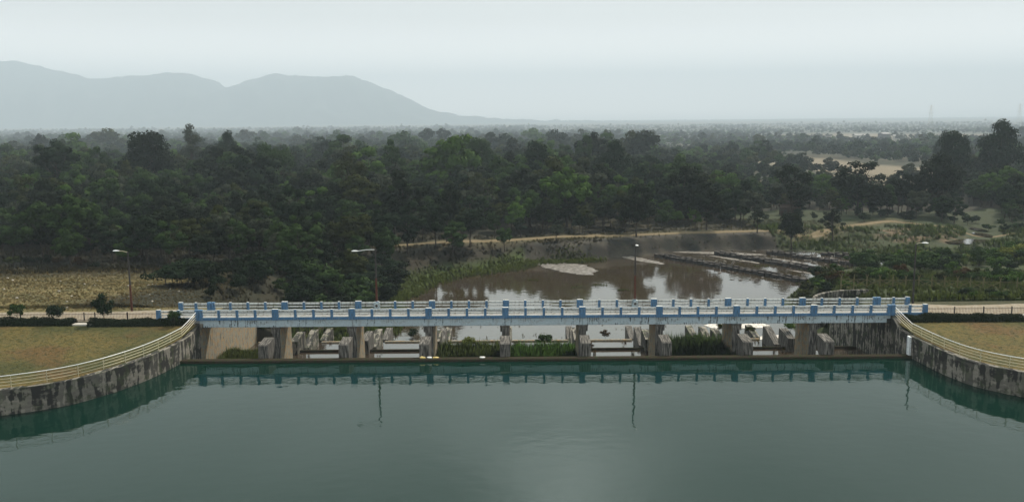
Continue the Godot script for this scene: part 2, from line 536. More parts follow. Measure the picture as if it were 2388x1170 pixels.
func lerp_curve(x: float, xs: Array, ys: Array) -> float:
	if (x - xs[0]) * signf(xs[1] - xs[0]) <= 0: return ys[0]
	for i in range(1, xs.size()):
		if (x - xs[i]) * signf(xs[1] - xs[0]) <= 0:
			return lerpf(ys[i - 1], ys[i], (x - xs[i - 1]) / (xs[i] - xs[i - 1]))
	return ys[-1]

# water edge of the two curved training walls
var wall_l := PackedVector2Array([Vector2(-32, 0), Vector2(-31.75, 3.5), Vector2(-31.8, 5.5), Vector2(-32.25, 9.3), Vector2(-33.05, 12.6), Vector2(-34.4, 16), Vector2(-36.3, 18.9), Vector2(-38.6, 20.5), Vector2(-40.9, 21.7), Vector2(-46, 23.6), Vector2(-54, 25.6), Vector2(-66, 27.5), Vector2(-90, 30), Vector2(-140, 33)])
var wall_r := PackedVector2Array([Vector2(40, 0), Vector2(39.7, 3), Vector2(39.65, 5.5), Vector2(39.9, 9), Vector2(40.2, 12), Vector2(41, 15.4), Vector2(43.5, 18.5), Vector2(47.5, 20.8), Vector2(54, 23), Vector2(64, 25), Vector2(90, 28), Vector2(140, 31)])

func lawn_height(x: float, z: float) -> float:
	var h := 2.12 + 0.45 * smoothstep(9.0, 0.0, z)
	h += noise_a.get_noise_2d(x * 3.0, z * 3.0) * 0.06
	if z < -8.5: h -= (-8.5 - z) * 0.22
	return h

func lawn(side: int) -> ArrayMesh:
	var w := wall_l if side < 0 else wall_r
	var xs := []
	var zs := []
	for q in range(2, w.size()):
		xs.append(w[q].x + side * 0.3)
		zs.append(w[q].y - 0.15)
	var cols := PackedFloat32Array()
	var x := 32.1 if side < 0 else 40.0
	while x < 138.0:
		cols.append(x * side)
		x += 0.7 if x < 62.0 else 3.0
	var mb := MB.new()
	var rows := 48
	var v := PackedVector3Array()
	var c := PackedColorArray()
	var n := PackedVector3Array()
	for cx in cols:
		var zw := lerp_curve(cx, xs, zs)
		for j in rows:
			var z := lerpf(-11.0, zw, float(j) / (rows - 1))
			v.append(Vector3(cx, lawn_height(cx, z), z))
			n.append(Vector3.UP)
			var n1 := noise_b.get_noise_2d(cx * 7.0, z * 7.0) * 0.5 + 0.5
			var n2 := noise_a.get_noise_2d(cx * 5.0 + 99.0, z * 5.0) * 0.5 + 0.5
			var k := Color(0.145, 0.11, 0.027).lerp(Color(0.072, 0.074, 0.014), smoothstep(0.35, 0.7, n1))
			k = k.lerp(Color(0.14, 0.075, 0.022), smoothstep(0.55, 0.75, n2) * 0.7)
			if z > zw - 1.6: k = k.lerp(Color(0.2, 0.14, 0.04), smoothstep(zw - 1.6, zw - 0.3, z))
			if z < -6.3: k = Color(0.23, 0.175, 0.07).lerp(Color(0.13, 0.112, 0.042), smoothstep(0.35, 0.75, n2)) if side < 0 else Color(0.06, 0.06, 0.02)
			c.append(k)
	var idx := PackedInt32Array()
	for i in cols.size() - 1:
		for j in rows - 1:
			var a := i * rows + j
			idx.append_array([a, a + rows, a + 1, a + 1, a + rows, a + rows + 1] if side > 0 else [a, a + 1, a + rows, a + 1, a + rows + 1, a + rows])
	var arr := []
	arr.resize(Mesh.ARRAY_MAX)
	arr[Mesh.ARRAY_VERTEX] = v
	arr[Mesh.ARRAY_NORMAL] = n
	arr[Mesh.ARRAY_COLOR] = c
	arr[Mesh.ARRAY_INDEX] = idx
	var m := ArrayMesh.new()
	m.add_surface_from_arrays(Mesh.PRIMITIVE_TRIANGLES, arr)
	return m

# a retaining wall that follows a line on its water side
func ribbon_wall(line: PackedVector2Array, thick: float, lo: float, tops: Callable, away: Vector2) -> ArrayMesh:
	var mb := MB.new()
	var fine := PackedVector2Array()
	for i in line.size() - 1:
		var k := maxi(1, int(line[i].distance_to(line[i + 1]) / 0.8))
		for j in k: fine.append(line[i].lerp(line[i + 1], float(j) / k))
	fine.append(line[-1])
	for rep in 2: # soften the corners
		var g := fine.duplicate()
		for i in range(1, fine.size() - 1): g[i] = fine[i - 1] * 0.25 + fine[i] * 0.5 + fine[i + 1] * 0.25
		fine = g
	var ins := PackedVector2Array()
	for i in fine.size():
		var d := (fine[mini(i + 1, fine.size() - 1)] - fine[maxi(i - 1, 0)]).normalized()
		var q := Vector2(-d.y, d.x)
		if q.dot(away - fine[i]) < 0: q = -q
		ins.append(q)
	for i in fine.size() - 1:
		var a := fine[i]
		var b := fine[i + 1]
		var qa := ins[i]
		var qb := ins[i + 1]
		var ta: float = tops.call(a)
		var tb: float = tops.call(b)
		var o := Vector3(-qa.x, 0, -qa.y)
		var P := func(p: Vector2, y: float) -> Vector3: return Vector3(p.x, y, p.y)
		var ch := 0.05
		mb.quad(P.call(a, lo), P.call(b, lo), P.call(b, tb - ch), P.call(a, ta - ch), o)
		mb.quad(P.call(a, ta - ch), P.call(b, tb - ch), P.call(b + qb * ch, tb), P.call(a + qa * ch, ta), o + Vector3.UP)
		mb.quad(P.call(a + qa * ch, ta), P.call(b + qb * ch, tb), P.call(b + qb * thick, tb), P.call(a + qa * thick, ta), Vector3.UP)
		mb.quad(P.call(a + qa * thick, ta), P.call(b + qb * thick, tb), P.call(b + qb * thick, lo), P.call(a + qa * thick, lo), -o)
	return mb.mesh()

# ---------------------------------------------------------------- plants
func rnd_dir(r: RandomNumberGenerator) -> Vector3:
	var z := r.randf_range(-1, 1)
	var a := r.randf() * TAU
	var s := sqrt(1.0 - z * z)
	return Vector3(s * cos(a), z, s * sin(a))

# a crown: clumps of leaves round the ends of limbs; returns [trunk mesh, crown mesh]
func make_tree(sd: int, height: float, radius: float, base: float, leaves: int, leaf_len: float, style: String) -> Array:
	var r := RandomNumberGenerator.new()
	r.seed = sd
	var tr := MB.new()
	var cr := MB.new()
	var lean := Vector3(r.randf_range(-0.05, 0.05), 0, r.randf_range(-0.05, 0.05)) * height
	var trunk_top := base + (height - base) * (0.75 if style == "tall" else 0.45)
	var pts := PackedVector3Array()
	var rad := PackedFloat32Array()
	var r0 := height * (0.019 if style != "dome" else 0.024)
	for i in 6:
		var t := i / 5.0
		pts.append(Vector3(0, -0.4 + t * (trunk_top + 0.4), 0) + lean * t + Vector3(r.randf_range(-1, 1), 0, r.randf_range(-1, 1)) * r0 * 0.7 * t)
		rad.append(r0 * (1.35 if i == 0 else 1.0) * (1.0 - 0.6 * t))
	tr.tube(pts, rad, 7)
	var clumps := []
	var nc := {"round": 32, "dome": 60, "tall": 34, "spread": 30, "loose": 24, "bush": 16, "far": 9}.get(style, 26) as int
	var mid := Vector3(0, (base + height) * 0.5, 0) + lean
	var hv := (height - base) * 0.5
	var tries := 0
	while clumps.size() < nc and tries < 2000:
		tries += 1
		var d := rnd_dir(r)
		var k := pow(r.randf(), 0.4)
		var p := Vector3(d.x * radius * k, d.y * hv * k, d.z * radius * k)
		match style:
			"spread":
				p.y = absf(p.y) * 0.8 + hv * 0.05 - 0.35 * hv * (Vector2(p.x, p.z).length() / radius)
			"tall":
				var w := 1.0 - 0.55 * clampf(p.y / hv, -0.4, 1.0)
				p.x *= w; p.z *= w
			"dome", "bush", "far":
				var cap := sqrt(maxf(0.05, 1.0 - pow(clampf(p.y / hv, -1.0, 1.0), 2.0)))
				p.x *= cap; p.z *= cap
				if p.y < -hv * 0.35: p.y *= 0.5
			"round":
				if p.y < -hv * 0.5: p *= 0.75
		var rc := radius * r.randf_range(0.2, 0.36) * (1.2 if style in ["far", "bush"] else 0.85 if style in ["loose", "tall"] else 1.0)
		p *= 1.0 - rc / radius * 0.55
		clumps.append([mid + p, rc, r.randf_range(0.75, 1.0)])
	var li := 0
	for c in clumps:
		li += 1
		if style != "far" and (li % 2 == 0 or style in ["loose", "tall"]):
			var st: float = clampf(c[0].y / trunk_top * 0.62, 0.25, 0.98)
			var a := Vector3(0, st * trunk_top, 0) + lean * st
			var e: Vector3 = c[0]
			var m := a.lerp(e, 0.5) + Vector3(r.randf_range(-0.2, 0.2), -0.06 * height * r.randf(), r.randf_range(-0.2, 0.2))
			tr.tube(PackedVector3Array([a, m, e]), PackedFloat32Array([r0 * 0.42, r0 * 0.26, r0 * 0.08]), 5)
	var tot := 0.0
	for c in clumps: tot += c[1] * c[1]
	for c in clumps:
		var cnt := int(leaves * c[1] * c[1] / tot)
		for i in cnt:
			var d := rnd_dir(r)
			if d.y < -0.2 and r.randf() < 0.45: d.y = -d.y
			var p: Vector3 = c[0] + Vector3(d.x, d.y * c[2] * 0.8, d.z) * c[1] * pow(r.randf(), 0.3)
			var nn := (d * 0.9 + rnd_dir(r) * 0.7 + Vector3.UP * 0.25).normalized()
			var t := nn.cross(rnd_dir(r)).normalized()
			var s := nn.cross(t)
			cr.leaf(p, t, s, leaf_len * r.randf_range(0.7, 1.35), leaf_len * r.randf_range(0.45, 0.8), (nn * 0.55 + d * 0.5).normalized())
	return [tr.mesh(), cr.mesh()]

func make_palm(sd: int, height: float) -> Array:
	var r := RandomNumberGenerator.new()
	r.seed = sd
	var tr := MB.new()
	var cr := MB.new()
	var top := Vector3(r.randf_range(-0.3, 0.3), height, r.randf_range(-0.3, 0.3))
	tr.tube(PackedVector3Array([Vector3(0, -0.3, 0), top * 0.4 + Vector3(0.1, 0, 0), top]), PackedFloat32Array([0.22, 0.16, 0.15]), 8)
	for k in 26:
		var az := TAU * k / 26.0 + r.randf_range(-0.15, 0.15)
		var el := r.randf_range(-0.35, 1.2)
		var out := Vector3(cos(az), 0, sin(az))
		var len := r.randf_range(1.8, 2.5)
		var last := top
		var up := el
		for s in 7:
			var dir := (out * cos(up) + Vector3.UP * sin(up)).normalized()
			var nx := last + dir * len / 7.0
			var side := dir.cross(Vector3.UP).normalized()
			for g in [-1.0, 1.0]:
				for h in 3:
					var q: Vector3 = last.lerp(nx, h / 3.0)
					var ld: Vector3 = (side * g + dir * 0.7 - Vector3.UP * 0.35).normalized()
					var ll := 0.55 * sin(PI * (0.12 + 0.8 * (s + h / 3.0) / 7.0)) + 0.1
					cr.leaf(q + ld * ll * 0.5, ld, dir, ll, 0.09, (Vector3.UP + dir * 0.3).normalized())
			cr.leaf((last + nx) * 0.5, dir, side, len / 6.0, 0.07, Vector3.UP)
			last = nx
			up -= 0.27
	return [tr.mesh(), cr.mesh()]

func make_tuft(sd: int, blades: int, height: float, spread: float, width: float) -> ArrayMesh:
	var r := RandomNumberGenerator.new()
	r.seed = sd
	var mb := MB.new()
	for i in blades:
		var a := r.randf() * TAU
		var b := Vector3(cos(a), 0, sin(a)) * spread * sqrt(r.randf())
		var h := height * r.randf_range(0.5, 1.1)
		var tip := b + Vector3(r.randf_range(-0.3, 0.3) * h, h, r.randf_range(-0.3, 0.3) * h)
		var w := Vector3(cos(a + 1.2), 0, sin(a + 1.2)) * width
		var m := b.lerp(tip, 0.5) + Vector3(0, 0.08 * h, 0)
		var nn := Vector3(cos(a), 0.8, sin(a)).normalized()
		for q in [[b - w, m - w * 0.8, m + w * 0.8], [b - w, m + w * 0.8, b + w], [m - w * 0.8, tip, m + w * 0.8]]:
			for k in 3:
				mb.v.append(q[k])
				mb.n.append(nn)
	return mb.mesh()

var shapes := {}

func plant(called: String, shape: String, leafy: String, at: Vector3, size: Vector3, turn: float, label: String, category: String, group := "", part := "crown", stem := "trunk") -> Node3D:
	var o := thing(called, label, category, at, group, turn)
	o.scale = size
	obj(stem, shapes[shape][0], M.bark, o)
	obj(part, shapes[shape][1], M[leafy], o)
	return o

# ---------------------------------------------------------------- bridge and weir
func railing(bridge: Node3D, z: float, front: float, x_from: float, x_to: float, lamps: Array) -> void:
	# posts, blocks over the piers and three bars in every bay; front = +1 where the kerb face looks at the reservoir
	var marks := [] # [x, width, double]
	for i in 10:
		var x := (i - 4) * 8.0
		marks.append([x, 0.66, i == 0 or i == 9])
		if i < 9:
			for k in [0.262, 0.5, 0.738]: marks.append([x + 8.0 * k, 0.25, false])
	var near := z > -1.0
	marks.append([x_from, 0.44, false]); marks.append([lerpf(x_from, -32.0, 0.5), 0.26, false])
	marks.append([x_to, 0.46, false]); marks.append([lerpf(40.0, x_to, 0.55), 0.26, false])
	for l in lamps: marks.append([l, 0.6, false])
	marks.sort_custom(func(a, b): return a[0] < b[0])
	for m in marks:
		if m[0] in lamps: continue
		var tall: float = 4.09 if m[1] > 0.4 else 4.05
		if m[2]:
			for s in [-1.0, 1.0]:
				var mb := MB.new()
				mb.span(Vector3(m[0] + s * 0.21 - 0.19, 2.93, z - 0.2), Vector3(m[0] + s * 0.21 + 0.19, tall, z + 0.2), 0.025)
				obj("end_block", mb.mesh(), M.blue_paint, bridge)
		else:
			var mb := MB.new()
			var d := 0.2 if m[1] > 0.4 else 0.16
			mb.span(Vector3(m[0] - m[1] * 0.5, 2.94, z - d), Vector3(m[0] + m[1] * 0.5, tall, z + d), 0.025)
			obj("rail_block" if m[1] > 0.4 else "rail_post", mb.mesh(), M.blue_paint, bridge)
			var cap := MB.new()
			cap.span(Vector3(m[0] - m[1] * 0.5 + 0.012, tall + 0.002, z - d + 0.012), Vector3(m[0] + m[1] * 0.5 - 0.012, tall + 0.022, z + d - 0.012), 0.01)
			obj("post_cap", cap.mesh(), M.white_paint, bridge)
	var r := RandomNumberGenerator.new()
	r.seed = 77 + int(z * 10)
	for i in marks.size() - 1:
		if marks[i][0] in lamps and false: continue
		var a: float = marks[i][0] + marks[i][1] * 0.5 - 0.05
		var b: float = marks[i + 1][0] - marks[i + 1][1] * 0.5 + 0.05
		for bar in [[3.775, 3.985], [3.475, 3.605], [3.236, 3.265]]:
			var mb := MB.new()
			var o := r.randf_range(-0.008, 0.008)
			mb.span(Vector3(a, bar[0] + o, z - 0.075), Vector3(b, bar[1] + o, z + 0.075), 0.02)
			obj("rail_bar", mb.mesh(), M.white_paint, bridge)

func build_bridge() -> void:
	var b := thing("road_bridge", "low concrete road bridge with blue and white railings across the weir", "bridge")
	var deck := MB.new()
	deck.span(Vector3(-36.4, 2.62, -3.86), Vector3(43.9, 2.98, -0.02), 0.03)
	obj("deck", deck.mesh(), M.deck_concrete, b)
	for i in 9: # the girders, one pair of beams per span, with a joint between
		var x := (i - 4) * 8.0
		for z in [[-0.34, 0.0], [-3.88, -3.54]]:
			var g := MB.new()
			g.span(Vector3(x + 0.015, 2.16, z[0]), Vector3(x + 7.985, 2.95, z[1]), 0.03)
			obj("girder", g.mesh(), M.girder_paint if i < 5 and i != 0 else M.girder_worn, b)
		for z in [-1.4, -2.5]:
			var g := MB.new()
			g.span(Vector3(x + 0.4, 2.2, z - 0.15), Vector3(x + 7.6, 2.64, z + 0.15), 0.03)
			obj("inner_girder", g.mesh(), M.concrete, b)
	for k in [[-36.3, 43.6, 0.0], [-35.4, 43.4, -3.84]]:
		var kb := MB.new()
		kb.span(Vector3(k[0], 2.952, k[2] - 0.14), Vector3(k[1], 3.23, k[2] + 0.14), 0.025)
		obj("kerb", kb.mesh(), M.blue_paint, b)
	railing(b, 0.0, 1.0, -36.2, 43.5, [])
	railing(b, -3.84, -1.0, -35.3, 43.3, [-14.0, 13.95])
	for x in [-14.0, 13.95]: # pedestals that carry the lamp posts, each with a round opening
		var pd := MB.new()
		pd.span(Vector3(x - 0.31, 2.95, -4.2), Vector3(x + 0.31, 3.98, -3.6), 0.04)
		var q := obj("lamp_pedestal", pd.mesh(), M.girder_paint, b)
		var pb := MB.new()
		pb.span(Vector3(x - 0.33, 2.96, -3.62), Vector3(x + 0.33, 3.25, -3.58), 0.02)
		obj("blue_band", pb.mesh(), M.blue_paint, q)
		var hole := MB.new()
		hole.tube(PackedVector3Array([Vector3(x, 3.6, -3.63), Vector3(x, 3.6, -3.585)]), PackedFloat32Array([0.15, 0.15]), 14)
		obj("opening", hole.mesh(), M.dark_iron, q)
		var ring := MB.new()
		for i in 14:
			var a := TAU * i / 14.0
			var e := TAU * (i + 1) / 14.0
			ring.tube(PackedVector3Array([Vector3(x + cos(a) * 0.17, 3.6 + sin(a) * 0.17, -3.585), Vector3(x + cos(e) * 0.17, 3.6 + sin(e) * 0.17, -3.585)]), PackedFloat32Array([0.03, 0.03]), 5)
		obj("ring", ring.mesh(), M.white_paint, q)
	# piers: a blade under the deck with a cap on its outer side
	for i in range(1, 9):
		var x := (i - 4) * 8.0
		var out := -1.0 if x <= 1.0 else 1.0
		var p := MB.new()
		p.slab_x(PackedVector2Array([Vector2(-0.04, -4.2), Vector2(-0.04, 2.06), Vector2(-4.5, 2.06), Vector2(-4.9, -4.2)]), x - 0.39, x + 0.39)
		var po := obj("pier", p.mesh(), M.concrete, b)
		var fr := MB.new()
		fr.slab_x(PackedVector2Array([Vector2(0.0, -3.2), Vector2(0.0, 2.05), Vector2(-0.038, 2.05), Vector2(-0.038, -3.2)]), x - 0.393, x + 0.393)
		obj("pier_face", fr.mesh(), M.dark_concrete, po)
		var c := MB.new()
		c.span(Vector3(x + out * 0.09 - 0.5, 2.0, -4.6), Vector3(x + out * 0.09 + 0.5, 2.155, 0.06), 0.03)
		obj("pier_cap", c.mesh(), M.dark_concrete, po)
		var k := MB.new()
		k.span(Vector3(x + out * 0.47 - 0.1, 1.5, -4.3), Vector3(x + out * 0.47 + 0.1, 1.998, 0.02), 0.03)
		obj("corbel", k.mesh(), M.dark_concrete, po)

func build_weir() -> void:
	var w := thing("spillway_weir", "long concrete weir under the bridge with stepped spillway and pier fins", "weir")
	var cr := MB.new()
	cr.slab_x(PackedVector2Array([Vector2(6.15, -6), Vector2(6.15, 0.2), Vector2(6.05, 0.27), Vector2(5.4, 0.27), Vector2(5.25, 0.2), Vector2(4.2, -2.9), Vector2(4.2, -6)]), -32.6, 40.6)
	obj("crest", cr.mesh(), M.wet_concrete, w)
	for s in [[5.0, -8.0, -2.6], [-8.05, -19.0, -4.3]]:
		var st := MB.new()
		st.span(Vector3(-31.9, s[2] - 3.6, s[1]), Vector3(39.9, s[2], s[0]), 0.06)
		obj("step", st.mesh(), M.wet_concrete, w)
	for s in [[-8.0, -2.35], [-9.8, -4.05], [-18.9, -4.1]]:
		for i in 9:
			var x := (i - 4) * 8.0
			var sl := MB.new()
			sl.span(Vector3(x + 0.42, s[1] - 0.6, s[0] - 0.05), Vector3(x + 7.58, s[1], s[0] + 0.3), 0.05)
			obj("sill", sl.mesh(), M.wet_concrete if s[0] > -18 else M.concrete, w)
	var r := RandomNumberGenerator.new()
	r.seed = 5
	for i in range(1, 9):
		var x := (i - 4) * 8.0
		# nose block on the crest
		var nb := MB.new()
		nb.slab_x(PackedVector2Array([Vector2(5.1, -0.6), Vector2(5.0, 1.42), Vector2(4.85, 1.52), Vector2(2.6, 1.72), Vector2(2.6, 0.6), Vector2(4.2, -0.9)]), x - 0.5, x + 0.5)
		obj("pier_nose", nb.mesh(), M.dark_concrete, w)
		# fins down the spillway, each with a top that falls away upstream
		for f in [[-6.8, -10.6, -2.65, -1.15, -0.85], [-12.2, -17.4, -4.4, -3.2, -2.2], [-21.5, -26.2, -7.2, -4.7, -4.1]]:
			var fb := MB.new()
			fb.slab_x(PackedVector2Array([Vector2(f[0], f[2]), Vector2(f[0] - 0.1, f[3] + r.randf_range(-0.1, 0.1)), Vector2(f[1] + 0.9, f[4]), Vector2(f[1], f[4]), Vector2(f[1] - 0.2, f[2])]), x - 0.42, x + 0.42)
			obj("fin", fb.mesh(), M.dark_concrete if r.randf() < 0.4 else M.stained_concrete, w)
	# abutments
	for s in [[-33.2, -32.0, "left"], [40.0, 41.2, "right"]]:
		var ab := MB.new()
		ab.slab_x(PackedVector2Array([Vector2(0.12, -8), Vector2(0.12, 2.1), Vector2(-4.3, 2.1), Vector2(-8.0, 1.6), Vector2(-14.0, -0.2), Vector2(-23.2, -1.9), Vector2(-23.4, -8)] if s[2] == "left" else [Vector2(0.12, -8), Vector2(0.12, 2.1), Vector2(-4.3, 2.1), Vector2(-10.0, 1.9), Vector2(-17.8, 0.1), Vector2(-18.2, -8)]), s[0], s[1])
		obj("abutment", ab.mesh(), M.concrete if s[2] == "left" else M.stained_concrete, w)
		var seat := MB.new()
		seat.span(Vector3(s[0] - (0.0 if s[2] == "left" else 0.4), 2.102, -4.2), Vector3(s[1] + (0.4 if s[2] == "left" else 0.0), 2.6, 0.1), 0.04)
		obj("abutment_seat", seat.mesh(), M.stained_concrete, w)

func build_walls() -> void:
	var top_l := func(p: Vector2) -> float: return 2.14 + 0.45 * (1.0 - smoothstep(0.0, 3.0, p.y))
	var top_r := func(p: Vector2) -> float: return 2.14 + 0.75 * (1.0 - smoothstep(0.0, 3.4, p.y))
	var o := thing("curved_wall", "stained curved concrete wall under the left lawn, black with algae along the water", "wall")
	obj("wall_body", ribbon_wall(wall_l, 0.55, -6.0, top_l, Vector2(-60, -20)), M.stained_concrete, o)
	var o2 := thing("curved_wall", "curved concrete wall under the right lawn with a white depth gauge at its corner", "wall")
	obj("wall_body", ribbon_wall(wall_r, 0.55, -6.0, top_r, Vector2(70, -20)), M.stained_concrete, o2)
	var gx := MB.new()
	gx.span(Vector3(39.45, -0.3, 5.35), Vector3(39.64, 2.1, 5.95), 0.01)
	var gb := obj("depth_gauge", gx.mesh(), M.gauge_white, o2)
	for k in 22:
		var t := MB.new()
		var wd := 0.3 if k % 5 == 0 else 0.15
		t.span(Vector3(39.47, 0.05 + k * 0.095, 5.951), Vector3(39.47 + wd * 0.5, 0.075 + k * 0.095, 5.958), 0.001)
		t.span(Vector3(39.442, 0.05 + k * 0.095, 5.4), Vector3(39.449, 0.075 + k * 0.095, 5.4 + wd), 0.001)
		obj("mark", t.mesh(), M.gauge_black, gb)
	# flared wing wall downstream on the right
	var arc := PackedVector2Array()
	for i in 15:
		var a := lerpf(0.0, PI * 0.55, i / 14.0)
		arc.append(Vector2(47.5 - cos(a) * 8.3, -20.0 - sin(a) * 8.5))
	var o3 := thing("wing_wall", "rounded dark wing wall beyond the right end of the bridge", "wall")
	obj("wall_body", ribbon_wall(arc, 0.45, -4.5, func(p): return 0.1 - 1.1 * smoothstep(-24.0, -20.0, p.y), Vector2(30, -40)), M.stained_concrete, o3)

func pipe_rail(line: PackedVector2Array, label: String, end: Array, away: Vector2, tone: float) -> void:
	var t := thing("pipe_railing", label, "railing")
	var path := PackedVector2Array()
	for i in line.size() - 1:
		var k := maxi(1, int(line[i].distance_to(line[i + 1]) / 1.0))
		for j in k: path.append(line[i].lerp(line[i + 1], float(j) / k))
	path.append(line[-1])
	for rep in 3:
		var g := path.duplicate()
		for i in range(1, path.size() - 1): g[i] = path[i - 1] * 0.25 + path[i] * 0.5 + path[i + 1] * 0.25
		path = g
	for h in 4:
		var pts := PackedVector3Array()
		var rad := PackedFloat32Array()
		for e in end:
			pts.append(e - Vector3(0, (3 - h) * 0.26, 0))
			rad.append(0.034)
		for p in path:
			pts.append(Vector3(p.x, 2.36 + h * 0.26, p.y))
			rad.append(0.034 if h == 3 else 0.023)
		var mb := MB.new()
		mb.tube(pts, rad, 8)
		obj("rail_pipe", mb.mesh(), M.lamp_white if h == 3 else M.galvanised, t)
	for i in range(0, path.size(), 2):
		var mb := MB.new()
		mb.tube(PackedVector3Array([Vector3(path[i].x, 2.0, path[i].y), Vector3(path[i].x, 3.16, path[i].y)]), PackedFloat32Array([0.028, 0.028]), 6)
		obj("rail_post", mb.mesh(), M.galvanised, t)

func lamp(base: Vector3, top: float, head: Vector3, label: String, low: Material) -> void:
	var t := thing("street_lamp", label, "street lamp", base)
	var h := top - base.y
	var pole := MB.new()
	pole.tube(PackedVector3Array([Vector3(0, -0.2, 0), Vector3(0, h * 0.45, 0)]), PackedFloat32Array([0.125, 0.105]), 10)
	obj("lower_pole", pole.mesh(), low, t)
	var up := MB.new()
	up.tube(PackedVector3Array([Vector3(0, h * 0.45, 0), Vector3(0, h, 0)]), PackedFloat32Array([0.095, 0.075]), 10)
	obj("pole", up.mesh(), M.dark_iron if low == M.rust_paint else low, t)
	var arm := MB.new()
	var e := head - base
	arm.tube(PackedVector3Array([Vector3(0, h - 0.04, 0), Vector3(0, h, 0).lerp(e, 0.5) + Vector3(0, 0.04, 0), e]), PackedFloat32Array([0.035, 0.035, 0.035]), 8)
	obj("arm", arm.mesh(), M.lamp_white if e.length() > 1.0 and Vector2(e.x, e.z).length() > 1.2 else M.galvanised, t)
	var d := Vector3(e.x, 0, e.z).normalized()
	var s := d.cross(Vector3.UP)
	var hm := MB.new()
	var prof := [[-0.12, 0.06, 0.05], [0.1, 0.14, 0.1], [0.32, 0.17, 0.12], [0.5, 0.12, 0.08], [0.58, 0.03, 0.03]]
	for i in prof.size() - 1: # a cobra head: rounded shell, flat below
		var a: Array = prof[i]
		var b: Array = prof[i + 1]
		for k in 8:
			var t0 := PI * k / 8.0
			var t1 := PI * (k + 1) / 8.0
			var P := func(q: Array, th: float) -> Vector3: return e + d * q[0] + s * cos(th) * q[1] + Vector3.UP * sin(th) * q[2]
			hm.quad(P.call(a, t0), P.call(b, t0), P.call(b, t1), P.call(a, t1), s * cos(t0) + Vector3.UP * sin(t0 + 0.2))
		hm.quad(e + d * a[0] + s * a[1], e + d * b[0] + s * b[1], e + d * b[0] - s * b[1], e + d * a[0] - s * a[1], Vector3.DOWN)
	obj("lamp_head", hm.mesh(), M.lamp_white, t)

func iron_fence(xs: Array, z: float, x0: float, x1: float, label: String) -> void:
	var t := thing("iron_railing", label, "railing")
	for x in xs:
		var p := MB.new()
		p.span(Vector3(x - 0.05, 2.3, z - 0.05), Vector3(x + 0.05, 3.62, z + 0.05), 0.01)
		obj("post", p.mesh(), M.dark_iron, t)
	for y in [2.78, 3.42]:
		var p := MB.new()
		p.span(Vector3(x0, y - 0.02, z - 0.015), Vector3(x1, y + 0.02, z + 0.015), 0.005)
		obj("rail", p.mesh(), M.dark_iron, t)
	var x := x0
	var pm := MB.new()
	while x < x1:
		pm.span(Vector3(x - 0.011, 2.65, z - 0.011), Vector3(x + 0.011, 3.55, z + 0.011), 0.002)
		x += 0.155
	obj("pickets", pm.mesh(), M.rust_paint, t).set_meta("kind", "stuff")

func build_field_fence() -> void:
	var t := thing("wire_fence", "long fence of pale forked posts and crossed braces before the right bank shrubs", "fence")
	var line := PackedVector2Array([Vector2(46.5, -32.6), Vector2(53.3, -31.6), Vector2(58.5, -31.2), Vector2(64.8, -29.6), Vector2(69, -28.9), Vector2(80, -27)])
	var at := []
	for i in line.size() - 1:
		var k := int(round(line[i].distance_to(line[i + 1]) / 1.72))
		for j in k: at.append(line[i].lerp(line[i + 1], float(j) / k))
	var tops := []
	for i in at.size():
		var p: Vector2 = at[i]
		var y := -0.12
		var mb := MB.new()
		mb.span(Vector3(p.x - 0.07, y - 0.9, p.y - 0.07), Vector3(p.x + 0.07, y + 1.25, p.y + 0.07), 0.015)
		var post := obj("post", mb.mesh(), M.fence_post, t)
		for s in ([-1.0, 1.0] if i % 3 != 1 else [0.3]):
			var ar := MB.new()
			ar.tube(PackedVector3Array([Vector3(p.x, y + 1.22, p.y), Vector3(p.x + s * 0.2, y + 1.7, p.y)]), PackedFloat32Array([0.055, 0.04]), 6)
			obj("fork", ar.mesh(), M.fence_post, post)
	for i in at.size() - 1:
		var a: Vector2 = at[i]
		var b: Vector2 = at[i + 1]
		for q in [[0.98, 0.98], [0.05, 0.95], [0.95, 0.05]]:
			if i % 7 == 5 and q[0] != 0.98: continue
			var mb := MB.new()
			mb.tube(PackedVector3Array([Vector3(a.x, -0.12 + q[0], a.y + 0.08), Vector3(b.x, -0.12 + q[1], b.y + 0.08)]), PackedFloat32Array([0.028, 0.028]), 5)
			obj("rail" if q[0] == 0.98 else "brace", mb.mesh(), M.fence_post, t)

